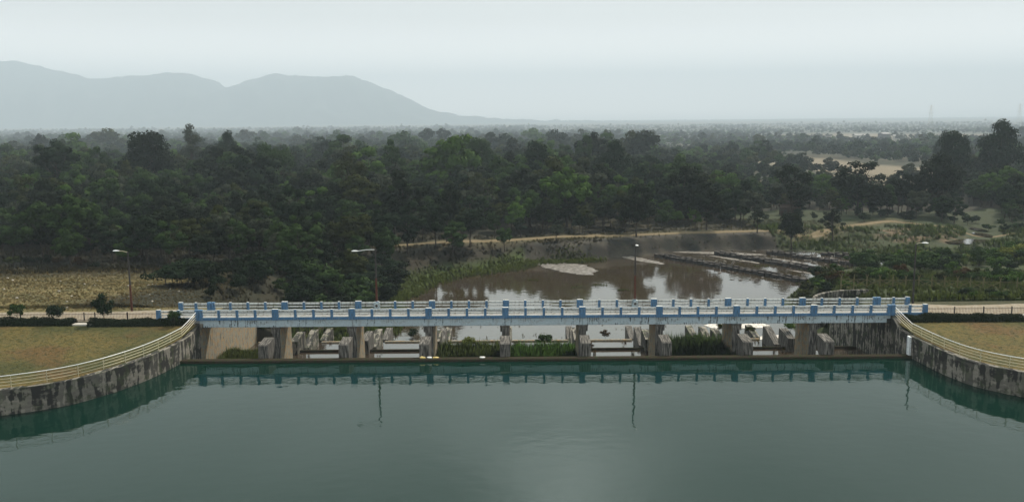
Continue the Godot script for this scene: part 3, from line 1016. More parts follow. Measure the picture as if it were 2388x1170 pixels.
func build_blocks() -> void:
	var rows := [[Vector2(31.2, -101), Vector2(53.7, -67.9), 25, "in the nearest row across the tail pool"], [Vector2(44.7, -103.5), Vector2(62.0, -76.8), 20, "in the middle row across the tail pool"], [Vector2(56.2, -104), Vector2(70.0, -85.2), 14, "in the far row across the tail pool"], [Vector2(67.5, -101.5), Vector2(73.6, -95.6), 5, "in the short last row by the reeds"]]
	var shape := MB.new()
	shape.cbox(Vector3(0, 0.1, 0), Vector3(1.16, 1.15, 0.6), 0.05)
	var m0 := shape.mesh()
	var r := RandomNumberGenerator.new()
	r.seed = 12
	for row in rows:
		var a: Vector2 = row[0]
		var b: Vector2 = row[1]
		var d := (b - a).normalized()
		var turn := -d.angle()
		var side := Vector2(d.y, -d.x)
		for k in row[2]:
			for line in 2:
				if r.randf() < 0.03: continue
				var p: Vector2 = a.lerp(b, (k + 0.5 * line) / row[2]) + side * (0.95 * line)
				var o := obj("baffle_block", m0, M.dark_block, null)
				o.position = Vector3(p.x, POOL_LEVEL + (0.02 if line == 0 else 0.16) + r.randf_range(-0.14, 0.1), p.y) + Vector3(r.randf_range(-0.06, 0.06), 0, r.randf_range(-0.06, 0.06))
				o.rotation = Vector3(r.randf_range(-0.05, 0.05), turn + r.randf_range(-0.12, 0.12), r.randf_range(-0.06, 0.06))
				o.scale = Vector3(r.randf_range(0.85, 1.15), 1.0, r.randf_range(0.85, 1.2))
				tag(o, "%s block from the far end, %s line, %s" % [ordinal(k + 1), "front" if line == 0 else "back", row[3]], "concrete block", "baffle blocks " + row[3])

func hut(called: String, at: Vector3, size: Vector3, turn: float, wall: Material, roof: Material, label: String, category: String) -> void:
	var t := thing(called, label, category, at, "", turn)
	var w := MB.new()
	w.span(Vector3(-size.x * 0.5, -0.6, -size.z * 0.5), Vector3(size.x * 0.5, size.y, size.z * 0.5), 0.03)
	var wo := obj("wall", w.mesh(), wall, t)
	for s in [-0.28, 0.28]:
		var wi := MB.new()
		wi.span(Vector3(s * size.x - 0.45, size.y * 0.35, size.z * 0.5 - 0.02), Vector3(s * size.x + 0.45, size.y * 0.75, size.z * 0.5 + 0.04), 0.01)
		obj("window", wi.mesh(), M.dark_iron, wo)
	var d := MB.new()
	d.span(Vector3(-0.45, 0, size.z * 0.5 - 0.02), Vector3(0.45, minf(2.0, size.y * 0.85), size.z * 0.5 + 0.05), 0.01)
	obj("door", d.mesh(), M.mud_wall, t)
	var ro := MB.new()
	for s in [-1.0, 1.0]:
		var rise := size.z * 0.22
		var basis := Basis(Vector3.RIGHT, s * atan2(rise, size.z * 0.55))
		ro.cbox(Vector3(0, size.y + rise * 0.5, s * size.z * 0.27), Vector3(size.x + 0.7, 0.12, size.z * 0.64), 0.02, basis)
	obj("roof", ro.mesh(), roof, t)

func build_pool() -> void:
	# tail water: a sheet over the pool bed, brown in the shallows
	var xs := PackedFloat32Array()
	var zs := PackedFloat32Array()
	var x := -36.0
	while x <= 84.0: xs.append(x); x += 1.0
	var z := -19.0
	while z >= -116.0: zs.append(z); z -= 1.0
	var cf := func(px: float, pz: float, _h: float) -> Color:
		var n := noise_a.get_noise_2d(px * 3.0, pz * 3.0) * 0.5 + 0.5
		return Color(0.034, 0.026, 0.016).lerp(Color(0.042, 0.034, 0.023), n)
	struct("tail_pool", grid_mesh(xs, zs, func(_a, _b): return POOL_LEVEL, cf), M.pool_water, "shallow river pool below the weir, silvery with tree reflections")
	# thin water on the steps of the spillway
	for s in [[-7.95, 3.0, -2.585], [-18.6, -8.35, -4.27]]:
		var mb := MB.new()
		mb.colored = true
		mb.col = Color(0.038, 0.03, 0.02)
		mb.quad(Vector3(-31.9, s[2], s[0]), Vector3(39.9, s[2], s[0]), Vector3(39.9, s[2], s[1]), Vector3(-31.9, s[2], s[1]), Vector3.UP)
		struct("step_water", mb.mesh(), M.pool_water, "thin sheet of water lying on a step of the spillway")
	# white water where the last bay runs into the pool
	for q in [[Vector2(36.5, -27), Vector2(2.6, 3.5)], [Vector2(33, -36), Vector2(4.5, 2.2)], [Vector2(27, -42), Vector2(6, 0.9)], [Vector2(38, -44), Vector2(3.5, 0.8)]]:
		var ring := PackedVector2Array()
		for i in 12: ring.append(q[0] + Vector2(cos(TAU * i / 12.0), sin(TAU * i / 12.0)) * q[1])
		blob("foam", ring, POOL_LEVEL + 0.04, M.foam, "white foam of running water below the right spans", 0.3)
	# sand bars: thin irregular sheets
	blob("sand_bar", PackedVector2Array([Vector2(4.6, -93.2), Vector2(9.5, -95.6), Vector2(15.0, -91.0), Vector2(17.0, -84.1), Vector2(15.0, -78.8), Vector2(11.6, -80.6), Vector2(8.1, -85.5)]), POOL_LEVEL + 0.05, M.wet_sand, "pale wet sand bar at the far edge of the pool", 0.5)
	for q in [[Vector2(27, -98), Vector2(8, 1.5), -1.02], [Vector2(58, -94), Vector2(5, 0.5), -1.0], [Vector2(56.5, -80), Vector2(4, 0.4), -1.0], [Vector2(65, -99), Vector2(4, 0.7), -0.6], [Vector2(45, -106), Vector2(11, 1.6), -0.3], [Vector2(47, -97), Vector2(7, 0.8), -0.95]]:
		var pts := PackedVector2Array()
		for i in 14:
			var a := TAU * i / 14.0
			pts.append(q[0] + (Vector2(cos(a), sin(a)) * q[1]).rotated(-q[2]))
		blob("sand_bar", pts, POOL_LEVEL + 0.035, M.wet_sand, "thin pale silt bank between the rows of baffle blocks", 0.2)

func blob(called: String, outline: PackedVector2Array, y: float, m: Material, label: String, rough: float) -> void:
	var pts := PackedVector2Array()
	for i in outline.size():
		for k in 6:
			var p := outline[i].lerp(outline[(i + 1) % outline.size()], k / 6.0)
			pts.append(p + Vector2(noise_a.get_noise_2d(p.x * 14.0, p.y * 14.0), noise_a.get_noise_2d(p.x * 14.0 + 77.0, p.y * 14.0)) * rough * 2.2)
	var idx := Geometry2D.triangulate_polygon(pts)
	var mb := MB.new()
	for i in range(0, idx.size(), 3):
		mb.tri(Vector3(pts[idx[i]].x, y, pts[idx[i]].y), Vector3(pts[idx[i + 1]].x, y, pts[idx[i + 1]].y), Vector3(pts[idx[i + 2]].x, y, pts[idx[i + 2]].y), Vector3.UP)
	for i in pts.size():
		var a := pts[i]
		var b := pts[(i + 1) % pts.size()]
		mb.quad(Vector3(a.x, y, a.y), Vector3(b.x, y, b.y), Vector3(b.x, y - 0.3, b.y), Vector3(a.x, y - 0.3, a.y), Vector3(a.x - outline[0].x, 0, a.y - outline[0].y))
	struct(called, mb.mesh(), m, label)

func strip(line: PackedVector2Array, half: float, lift: float, hf: Callable) -> ArrayMesh:
	var fine := PackedVector2Array()
	for i in line.size() - 1:
		var k := maxi(1, int(line[i].distance_to(line[i + 1]) / 1.0))
		for j in k: fine.append(line[i].lerp(line[i + 1], float(j) / k))
	fine.append(line[-1])
	for rep in 6:
		var g := fine.duplicate()
		for i in range(1, fine.size() - 1): g[i] = fine[i - 1] * 0.25 + fine[i] * 0.5 + fine[i + 1] * 0.25
		fine = g
	var mb := MB.new()
	var prev := []
	for i in fine.size():
		var d := (fine[mini(i + 1, fine.size() - 1)] - fine[maxi(i - 1, 0)]).normalized()
		var s := Vector2(-d.y, d.x)
		var row := []
		for k in 7:
			var o := (k / 3.0 - 1.0) * half * (1.0 + noise_a.get_noise_2d(fine[i].x * 8.0, fine[i].y * 8.0 + k) * 0.35)
			var p := fine[i] + s * o
			row.append(Vector3(p.x, hf.call(p.x, p.y) + (lift if k > 0 and k < 6 else -0.15), p.y))
		if prev:
			for k in 6: mb.quad(prev[k], row[k], row[k + 1], prev[k + 1], Vector3.UP)
		prev = row
	return mb.mesh()

func build_hills() -> void:
	var k0 := 2.31 # the ridge stands about ten kilometres off
	var prof_x := [-4200, -3300, -2900, -2545, -2350, -2131, -1900, -1686, -1560, -1475, -1350, -1222, -1060, -960, -856, -740, -640, -540, -451, -300, -127, 100, 600]
	var prof_y := [240, 290, 310, 330, 290, 236, 250, 266, 232, 180, 225, 252, 240, 232, 244, 205, 165, 120, 70, 38, 22, 8, 0]
	var v := PackedFloat32Array()
	var x := -10200.0
	while x < 1450.0: v.append(x); x += 56.0
	var zs := PackedFloat32Array()
	var z := -8800.0
	while z > -12500.0: zs.append(z); z -= 82.0
	var hf := func(px: float, pz: float) -> float:
		var top := 23.5 + (lerp_curve(px / k0, prof_x, prof_y) - 23.5) * k0
		var t := 1.0 - absf(pz + 10500.0) / (1500.0 + top * 0.2)
		if t <= 0: return -60.0
		var k := smoothstep(0.0, 1.0, t)
		return top * k * (1.0 + (1.0 - k) * 1.6 * noise_a.get_noise_2d(px * 0.12, pz * 0.06)) + noise_b.get_noise_2d(px * 0.3, pz * 0.3) * 26.0 * k + noise_a.get_noise_2d(px * 0.9, pz * 0.5) * 16.0 * k - 60.0 * (1.0 - k)
	var cf := func(px, pz, _h): return Color(0.025, 0.034, 0.022).lerp(Color(0.06, 0.062, 0.045), smoothstep(0.05, 0.45, noise_b.get_noise_2d(px * 0.35, pz * 0.35)))
	struct("hills", grid_mesh(v, zs, hf, cf), M.hill_forest, "long forested hills standing pale in the haze")

func pylon(at: Vector3, h: float, label: String) -> void:
	var t := thing("power_pylon", label, "pylon", at)
	var mb := MB.new()
	var w := func(y: float) -> float: return lerpf(h * 0.09, h * 0.012, y / h)
	var lv := [0.0, 0.25, 0.45, 0.62, 0.77, 0.9, 1.0]
	for i in lv.size() - 1:
		var a: float = lv[i] * h
		var b: float = lv[i + 1] * h
		var wa: float = w.call(a)
		var wb: float = w.call(b)
		var ca := [Vector3(-wa, a, -wa), Vector3(wa, a, -wa), Vector3(wa, a, wa), Vector3(-wa, a, wa)]
		var cb := [Vector3(-wb, b, -wb), Vector3(wb, b, -wb), Vector3(wb, b, wb), Vector3(-wb, b, wb)]
		for k in 4:
			mb.tube(PackedVector3Array([ca[k], cb[k]]), PackedFloat32Array([0.22, 0.2]), 4)
			mb.tube(PackedVector3Array([ca[k], cb[(k + 1) % 4]]), PackedFloat32Array([0.13, 0.13]), 4)
	obj("tower", mb.mesh(), M.galvanised, t)
	for y in [0.7, 0.82, 0.94]:
		var ar := MB.new()
		ar.tube(PackedVector3Array([Vector3(-h * 0.12, y * h, 0), Vector3(h * 0.12, y * h, 0)]), PackedFloat32Array([0.22, 0.22]), 4)
		obj("cross_arm", ar.mesh(), M.galvanised, t)

# ---------------------------------------------------------------- forest
func in_view(p: Vector3, margin: float) -> bool:
	# the wedge of country that the photograph takes in, with some to spare
	var dz := 91.6 - p.z
	return dz > 20.0 and absf(p.x - 1.5) < dz * 0.60 * margin + 12.0

func tree_room(x: float, z: float) -> float:
	# chance that a tree grows here
	var p := Vector2(x, z)
	if clearing(x, z) > 0.3: return 0.0
	if z > -40: return 0.0
	var d := pool_dist(p) if z > -140 else 60.0
	if d < 5.0: return 0.0
	if z > -165 and x > -70 and x < 120 and line_dist(p, road) < 4.0: return 0.0
	if x < -28.0: return smoothstep(-46.0, -60.0, z + (x + 60.0) * -0.10 + noise_b.get_noise_2d(x * 2.0, z * 2.0) * 8.0)
	if x < 18.0: return 0.9 if d > 9.0 else 0.25
	if x < 62.0: return 0.9 if z < -119.0 - maxf(0.0, x - 42.0) * 1.0 else 0.06
	if line_dist(p, stream) < 6.0 and z > -300: return 0.0
	return smoothstep(-150.0, -178.0, z - (30.0 if x > 112 else 0.0) - noise_b.get_noise_2d(x, z) * 30.0)

func place_words(p: Vector3) -> String:
	# where a thing at p stands, told by what is seen below it: lamps, spans of the bridge, its ends
	var px := (p.x - 1.54) / (91.64 - p.z) * 93.0 + 0.7
	var nth := ["first", "second", "third", "fourth", "fifth", "sixth", "seventh", "eighth", "ninth"]
	if px < -41.0: return "left of the field lamp"
	if px < -32.0: return "above the left bridge end"
	if px < 40.0: return "above the %s span from the left" % nth[clampi(int((px + 32.0) / 8.0), 0, 8)]
	if px < 46.0: return "above the right bridge end"
	return "right of the rightmost lamp"

func fit_words(a: String, b: String) -> String:
	return a + ", " + b if (a + " " + b).split(" ").size() <= 16 else a

func ordinal(k: int) -> String:
	var low := ["", "first", "second", "third", "fourth", "fifth", "sixth", "seventh", "eighth", "ninth", "tenth", "eleventh", "twelfth", "thirteenth", "fourteenth", "fifteenth", "sixteenth", "seventeenth", "eighteenth", "nineteenth", "twentieth"]
	return low[k] if k <= 20 else "twenty-" + low[k - 20]

func build_forest() -> void:
	for k in 7:
		shapes["wood_%d" % k] = make_tree(100 + k, 8.5, 3.3, 1.6, 3400, 0.5, "round" if k % 3 else "loose")
	shapes["round"] = make_tree(201, 10.0, 4.0, 1.8, 4200, 0.45, "round")
	shapes["round_b"] = make_tree(207, 10.0, 4.0, 1.4, 4200, 0.45, "round")
	shapes["dome"] = make_tree(202, 12.0, 5.5, 1.5, 6000, 0.5, "dome")
	shapes["dome_b"] = make_tree(208, 12.0, 5.5, 1.5, 6000, 0.5, "dome")
	shapes["tall"] = make_tree(203, 14.0, 4.4, 2.0, 3200, 0.42, "tall")
	shapes["spread"] = make_tree(204, 12.0, 5.6, 4.0, 3400, 0.42, "spread")
	shapes["loose"] = make_tree(205, 12.0, 4.4, 3.2, 2800, 0.42, "loose")
	shapes["loose_b"] = make_tree(209, 12.0, 4.4, 3.2, 2800, 0.42, "loose")
	shapes["sapling"] = make_tree(206, 4.2, 1.2, 0.9, 320, 0.3, "loose")
	for k in 4: shapes["bush_%d" % k] = make_tree(300 + k, 2.2, 1.35, 0.1, 900, 0.24, "bush")
	for k in 3: shapes["far_%d" % k] = make_tree(400 + k, 9.0, 4.2, 0.8, 420, 1.05, "far")
	for k in 2: shapes["palm_%d" % k] = make_palm(500 + k, 4.5 + k)

	# the trees one would point at: foot, height of the top above the water, half width, shape, leaf, label
	var marked := [
		[Vector2(-152, -208), 18.6, 6.4, "dome", "leaf_deep", "broad dark tree above the left edge of the forest"],
		[Vector2(-143, -218), 16.1, 5.2, "round_b", "leaf_mid", "green rounded tree between two darker crowns, left forest"],
		[Vector2(-121, -208), 22.1, 10.0, "dome_b", "leaf_dark", "widest dark double crown above the left forest"],
		[Vector2(-140, -298), 25.0, 7.0, "tall", "leaf_grey", "tallest feathery grey-green tree behind the wide dark crown"],
		[Vector2(-121, -288), 20.2, 6.0, "dome", "leaf_deep", "compact dome-shaped dark tree standing clear under the hills' dip"],
		[Vector2(-77, -198), 19.1, 7.2, "spread", "leaf_mid", "open spreading tree with bare forked limbs showing"],
		[Vector2(-42, -143), 16.2, 5.9, "loose", "leaf_olive", "yellow-green tree with straight visible trunk in mid forest"],
		[Vector2(-41, -208), 19.1, 5.4, "loose_b", "leaf_mid", "tall tree in tiers with pale trunk behind the yellow-green tree"],
		[Vector2(-12, -238), 18.1, 6.7, "dome_b", "leaf_mid", "smooth domed green tree above the middle of the forest"],
		[Vector2(9, -208), 17.9, 6.1, "round", "leaf_deep", "lumpy dark tree right of the domed tree in mid forest"],
		[Vector2(29, -288), 17.1, 4.5, "round_b", "leaf_mid", "hazy narrow tree between two broad crowns, mid forest"],
		[Vector2(33, -208), 16.8, 6.8, "dome", "leaf_deep", "large domed tree behind the bank road"],
		[Vector2(28, -111), 9.4, 4.4, "round_b", "leaf_dark", "dark tree on the pool bank behind the middle lamp post"],
		[Vector2(44, -143), 12.4, 6.7, "round", "leaf_dark", "tall dark tree behind the bank road near the baffle rows"],
		[Vector2(46, -121), 8.8, 4.5, "round_b", "leaf_dark", "dark tree directly beside the bend of the bank road"],
		[Vector2(74, -148), 11.8, 6.0, "loose", "leaf_dark", "dark tree with knobbly split top beyond the road"],
		[Vector2(57, -117), 3.4, 2.8, "loose_b", "leaf_dark", "small round dark tree at the far edge of the bank road"],
		[Vector2(63, -110), 2.6, 3.6, "dome_b", "leaf_dark", "squat dark bushy tree at the end of the stone bank"],
		[Vector2(76, -121), 2.6, 3.6, "loose_b", "leaf_dark", "small dark tree on the road side right of the squat tree"],
		[Vector2(96, -160), 11.5, 7.6, "round_b", "leaf_dark", "dark many-headed tree standing alone behind the dirt track"],
		[Vector2(119, -160), 13.4, 7.2, "dome", "leaf_dark", "big lone dark tree on the mound by the stream"],
		[Vector2(225, -388), 16.1, 4.6, "round", "leaf_deep", "lone round tree in the pale far field"],
		[Vector2(160, -238), 19.2, 7.5, "dome_b", "leaf_deep", "tall dark tree left in the group at the right edge"],
		[Vector2(176, -238), 22.2, 8.6, "dome", "leaf_deep", "highest dark tree at the right edge of the picture"],
		[Vector2(-14, -98), 11.6, 3.4, "round", "leaf_dark", "dark upright tree at the near edge of the forest, mid left"],
		[Vector2(6, -208), 12.2, 6.0, "round_b", "leaf_fresh", "bright green low crown in the middle of the forest"],
		[Vector2(-116, -123), 11.4, 4.6, "round_b", "leaf_olive", "olive-lit crown at the far left of the forest"],
		[Vector2(64, -178), 8.6, 6.0, "round", "leaf_fresh", "fresh green tree behind the knobbly dark tree"],
		[Vector2(98, -196), 5.6, 4.6, "round_b", "leaf_fresh", "bright green low tree behind the many-headed tree"],
	]
	var heights := {"dome": 12.0, "dome_b": 12.0, "round": 10.0, "round_b": 10.0, "tall": 14.0, "spread": 12.0, "loose": 12.0, "loose_b": 12.0}
	var widths := {"dome": 5.5, "dome_b": 5.5, "round": 4.0, "round_b": 4.0, "tall": 4.4, "spread": 5.6, "loose": 4.4, "loose_b": 4.4}
	var r := RandomNumberGenerator.new()
	r.seed = 31
	var taken := []
	for m in marked:
		var y := land(m[0].x, m[0].y)
		var h: float = (m[1] - y) / heights[m[3]]
		var w: float = m[2] / widths[m[3]]
		plant("tree", m[3], m[4], Vector3(m[0].x, y - 0.1, m[0].y), Vector3(w, h, w), r.randf() * TAU, m[5], "tree", "marked trees standing out of the forest")
		taken.append([m[0], m[2]])
	for q in [[Vector2(-61, -113), 1.0], [Vector2(-45, -88), 0.8], [Vector2(-31, -48), 0.75], [Vector2(-68, -72), 0.8], [Vector2(-23, -130), 1.1], [Vector2(139, -232), 1.6]]:
		var y := land(q[0].x, q[0].y)
		plant("palm_tree", "palm_%d" % (r.randi() % 2), "leaf_deep", Vector3(q[0].x, y, q[0].y), Vector3.ONE * q[1], r.randf() * TAU, ["dark date palm deep in the left forest", "small palm near the forest edge behind the field", "low palm among shrubs on the left pool bank", "palm at the top of the dry field behind the left lamp", "date palm under the yellow-green tree", "tall palm among the trees at the right"][[-61.0, -45.0, -31.0, -68.0, -23.0, 139.0].find(q[0].x)], "palm tree", "", "fronds")
		taken.append([q[0], 1.5])

	# every other tree: one jittered grid; the nearest ones are things, the rest one wood
	var spots := []
	var z := -46.0
	while z > -420.0:
		var step := 4.9 if z > -220 else 6.0
		var x := -290.0
		while x < 290.0:
			var px := x + r.randf_range(-0.48, 0.48) * step
			var pz := z + r.randf_range(-0.48, 0.48) * step
			var dice := r.randf()
			x += step
			if not in_view(Vector3(px, 0, pz), 1.12): continue
			if dice > tree_room(px, pz): continue
			var free := true
			for t in taken:
				if t[0].distance_squared_to(Vector2(px, pz)) < t[1] * t[1] * 0.35:
					free = false
					break
			if not free: continue
			var edge := z > -82.0 or (px > -20 and px < 62 and z > -128)
			var s := r.randf_range(0.6, 1.05) if edge else r.randf_range(0.62, 1.3)
			s *= 1.0 + 0.55 * noise_a.get_noise_2d(px * 1.6 + 300.0, pz * 1.6)
			if r.randf() < 0.05: s *= 1.35
			if pz < -170 and r.randf() < 0.02: s *= 1.5
			if z < -150: s *= 1.18
			if px > 62: s *= r.randf_range(0.55, 0.9)
			elif px > 30 and z > -210: s *= 0.82
			var bearing := px / (91.6 - pz)
			if bearing > 0.25 and bearing < 0.47 and pz < -190: s *= 0.62
			spots.append([Vector3(px, land(px, pz) - 0.1, pz), s, s / (91.6 - pz)])
		z -= step
	spots.sort_custom(func(a, b): return a[2] > b[2])
	var leafy := ["leaf_dark", "leaf_dark", "leaf_deep", "leaf_dark", "leaf_mid", "leaf_deep", "leaf_mid", "leaf_olive", "leaf_grey", "leaf_fresh"]
	var words := {"leaf_dark": "dark green leafy tree", "leaf_deep": "deep green leafy tree", "leaf_mid": "mid green leafy tree", "leaf_olive": "olive green leafy tree", "leaf_grey": "grey green thin-leaved tree", "leaf_fresh": "fresh green leafy tree"}
	var rest := [[], [], []]
	var rest_c := [PackedColorArray(), PackedColorArray(), PackedColorArray()]
	var stems := []
	var stem_c := PackedColorArray()
	for i in spots.size():
		var p: Vector3 = spots[i][0]
		var s: float = spots[i][1]
		var turn := r.randf() * TAU
		var wide := r.randf_range(0.85, 1.15)
		if i < 268:
			var lf: String = leafy[r.randi() % (9 if p.z > -110 else 10)]
			var where := place_words(p)
			var size := "small" if s < 0.68 else "tall" if s > 1.02 else "middling"
			var rank := "in the front row" if p.z > -88 else "in the second rank" if p.z > -118 else "deeper in"
			plant("forest_tree", "wood_%d" % (r.randi() % 7), lf, p, Vector3(s * wide, s, s * wide), turn, "%s %s %s, %s" % [size, words[lf], rank, where], "tree", "forest trees %s, %s" % [rank, where])
		else:
			var k := r.randi() % 3
			var b := Basis(Vector3.UP, turn).scaled(Vector3(s * wide, s, s * wide))
			rest[k].append(Transform3D(b, p))
			rest_c[k].append(M[leafy[r.randi() % 10]].albedo_color.srgb_to_linear() * r.randf_range(0.85, 1.25))
			stems.append(Transform3D(b, p))
			stem_c.append(Color(1, 1, 1))
	var wood := Node3D.new()
	wood.name = "deep_forest"
	add_child(wood)
	tag(wood, "unbroken mass of mixed green forest behind the nearer trees", "forest", "", "stuff")
	for k in 3: stuff("canopy", shapes["wood_%d" % [1, 3, 5][k]][1], M.leaf_copies, rest[k], rest_c[k], "", "", wood)
	stuff("trunks", shapes["wood_1"][0], M.bark, stems, stem_c, "", "", wood)

	# far country: rounder and simpler crowns, thinning into haze
	var far := [[], [], []]
	var far_c := [PackedColorArray(), PackedColorArray(), PackedColorArray()]
	z = -420.0
	while z > -5200.0:
		var step := 8.2 + (-420.0 - z) * 0.006
		var half := (91.6 - z) * 0.66
		var x := -half
		while x < half:
			var px := x + r.randf_range(-0.5, 0.5) * step
			var pz := z + r.randf_range(-0.5, 0.5) * step
			x += step
			if clearing(px, pz) > 0.25: continue
			var n := noise_b.get_noise_2d(px * 0.35, pz * 0.35)
			if r.randf() > (0.8 if pz > -700 else 0.55) + n * 1.7: continue
			var k := r.randi() % 3
			var s := r.randf_range(0.6, 1.75) * (1.0 + n * 0.6) * (0.75 if px > 100 else 1.0)
			if r.randf() < 0.05: s *= 1.6
			far[k].append(Transform3D(Basis(Vector3.UP, r.randf() * TAU).scaled(Vector3(s * r.randf_range(0.8, 1.2), s, s * r.randf_range(0.8, 1.2))), Vector3(px, land(px, pz), pz)))
			far_c[k].append(M[leafy[r.randi() % 10]].albedo_color.srgb_to_linear() * r.randf_range(0.9, 1.4))
		z -= step
	var fw := Node3D.new()
	fw.name = "distant_forest"
	add_child(fw)
	tag(fw, "distant forest fading into pale blue haze under the hills", "forest", "", "stuff")
	for k in 3: stuff("canopy", shapes["far_%d" % k][1], M.leaf_copies, far[k], far_c[k], "", "", fw)
	print("trees ", spots.size(), " far ", far[0].size() * 3)

func build_shrubs() -> void:
	var r := RandomNumberGenerator.new()
	r.seed = 41
	var groups := [
		# centre, spread, count, sizes, leaves, where
		[Vector2(-41, -31), Vector2(6, 9), 30, [0.9, 2.1], ["leaf_dark", "leaf_dark", "leaf_deep"], "at the right end of the dry field"],
		[Vector2(-31, -42), Vector2(10, 10), 58, [0.9, 2.3], ["leaf_dark", "leaf_deep", "leaf_mid"], "on the left bank behind the bridge"],
		[Vector2(-28, -62), Vector2(8, 12), 44, [0.9, 2.1], ["leaf_dark", "leaf_deep"], "on the dark slope left of the pool"],
		[Vector2(-78, -57), Vector2(26, 4), 18, [0.5, 1.1], ["leaf_dark", "leaf_rust", "leaf_olive"], "along the top of the dry field"],
		[Vector2(60, -41), Vector2(15, 6), 52, [0.6, 1.3], ["leaf_mid", "leaf_fresh", "leaf_fresh", "leaf_rust", "leaf_olive"], "behind the right-hand post fence"],
		[Vector2(46.5, -44), Vector2(3.5, 6), 14, [0.6, 1.2], ["leaf_mid", "leaf_deep", "leaf_olive"], "at the right edge of the pool"],
		[Vector2(74, -66), Vector2(14, 10), 60, [0.8, 1.7], ["leaf_mid", "leaf_mid", "leaf_fresh", "leaf_deep"], "in the thicket on the right bank"],
		[Vector2(98, -80), Vector2(14, 11), 44, [0.8, 1.7], ["leaf_yellow", "leaf_mid", "leaf_fresh"], "in the sunlit thicket at the right edge"],
		[Vector2(58, -16), Vector2(16, 7), 40, [0.3, 0.65], ["leaf_mid", "leaf_fresh", "leaf_deep"], "on the slope below the right-hand fence"],
		[Vector2(108, -150), Vector2(16, 16), 18, [0.7, 1.3], ["leaf_dark", "leaf_deep"], "round the lone tree on the mound"],
		[Vector2(86, -158), Vector2(20, 14), 26, [0.6, 1.2], ["leaf_dark", "leaf_deep"], "beside the lone trees past the track"],
		[Vector2(130, -138), Vector2(16, 20), 26, [0.6, 1.2], ["leaf_deep", "leaf_mid"], "along the stream at the right"],
		[Vector2(150, -165), Vector2(18, 22), 14, [0.8, 1.5], ["leaf_fresh", "leaf_mid"], "on the green right side of the stream"],
	]
	var words := {"leaf_dark": "dark", "leaf_deep": "deep green", "leaf_mid": "green", "leaf_fresh": "fresh green", "leaf_rust": "rusty brown", "leaf_olive": "olive", "leaf_yellow": "yellow-green"}
	for g in groups:
		for i in int(g[2] * 0.66):
			var p: Vector2 = g[0] + Vector2(r.randf_range(-1, 1), r.randf_range(-1, 1)) * g[1]
			if pool_dist(p) < 0.6: continue
			if p.x > 44 and p.x < 82 and p.y > -34.0 and p.y < -27.0: continue
			var s := r.randf_range(g[3][0], g[3][1])
			var lf: String = g[4][r.randi() % g[4].size()]
			var w := s * r.randf_range(0.8, 1.3)
			plant("shrub", "bush_%d" % (r.randi() % 4), lf, Vector3(p.x, land(p.x, p.y) - 0.05, p.y), Vector3(w, s, w), r.randf() * TAU, fit_words("%s %s shrub %s" % ["low" if s < lerpf(g[3][0], g[3][1], 0.33) else "tall" if s > lerpf(g[3][0], g[3][1], 0.67) else "rounded", words[lf], g[5]], place_words(Vector3(p.x, 0, p.y))), "shrub", "%s shrubs %s" % [words[lf], g[5]], "foliage", "stem")
	# planted bushes and little trees along the lawns
	for q in [[Vector2(-51.6, -0.9), 1.15, "slim young tree, leftmost behind the left hedge"], [Vector2(-47.3, -0.8), 1.3, "leaning bushy young tree behind the left hedge"], [Vector2(-42.3, -0.7), 1.5, "dark young tree beside the white slab in the hedge gap"], [Vector2(-34.3, 0.9), 0.9, "small dark bush against the left end of the bridge railing"]]:
		plant("young_tree", "bush_%d" % (r.randi() % 4), "leaf_deep" if q[1] > 1.2 else "leaf_mid", Vector3(q[0].x, lawn_height(q[0].x, q[0].y) - 0.05, q[0].y), Vector3(q[1] * 0.6, q[1], q[1] * 0.6), r.randf() * TAU, q[2], "tree")
	var l := MB.new() # clipped hedges: leaves through a long low volume
	for h in [[-58.0, -45.2, -0.2, "dark clipped hedge along the left path, left of the gap"], [-43.4, -32.9, 0.2, "dark clipped hedge from the gap to the left bridge end"], [41.0, 53.0, 1.0, "dark clipped hedge along the right path down to the steps"]]:
		var mb := MB.new()
		for i in int((h[1] - h[0]) * 620):
			var x := r.randf_range(h[0], h[1])
			var top := 0.72 + noise_a.get_noise_2d(x * 16.0, h[0]) * 0.35
			var a := r.randf_range(0, PI)
			var o := Vector3(0, maxf(0.02, sin(a)) * top, cos(a) * 0.75)
			o *= pow(r.randf(), 0.25)
			var nn := (Vector3(r.randf_range(-0.4, 0.4), sin(a), cos(a)) + rnd_dir(r) * 0.5).normalized()
			var t := nn.cross(rnd_dir(r)).normalized()
			mb.leaf(Vector3(x, lawn_height(x, h[2]) + o.y, h[2] + o.z), t, nn.cross(t), r.randf_range(0.14, 0.26), 0.12, nn)
		var t := thing("hedge", h[3], "hedge")
		obj("foliage", mb.mesh(), M.leaf_dark, t)
	# plants growing in the spillway
	for q in [[Vector3(-4.6, -2.6, -9.3), 0.75, "leaf_yellow", "yellow-green bush on the spillway step left of the middle pier"], [Vector3(-6.7, -2.6, -6.2), 0.62, "leaf_olive", "olive bush between fin walls left of the middle pier"], [Vector3(4.3, -2.6, -8.9), 0.85, "leaf_mid", "sprig of green bush behind the grass right of the middle pier"], [Vector3(13.2, -6.6, -29), 0.6, "leaf_rust", "brownish bush on the pool stones, second bay right of middle"], [Vector3(9.6, -4.3, -14), 0.6, "leaf_rust", "dry bush on the step at the second bay right of middle"], [Vector3(24.6, -0.9, -8.6), 0.6, "leaf_olive", "bush growing on a fin wall under the right spans"], [Vector3(32.4, -0.9, -9), 0.6, "leaf_fresh", "leafy bush on the fin wall near the right abutment"], [Vector3(29.2, -2.4, -14), 0.5, "leaf_olive", "tuft bush on the fins before the right abutment"], [Vector3(21.5, -2.6, -9), 0.7, "leaf_mid", "green bush beside the fin, third bay from the right"], [Vector3(-13.5, -6.6, -30), 0.7, "leaf_deep", "low dark bush standing in the pool among weeds"]]:
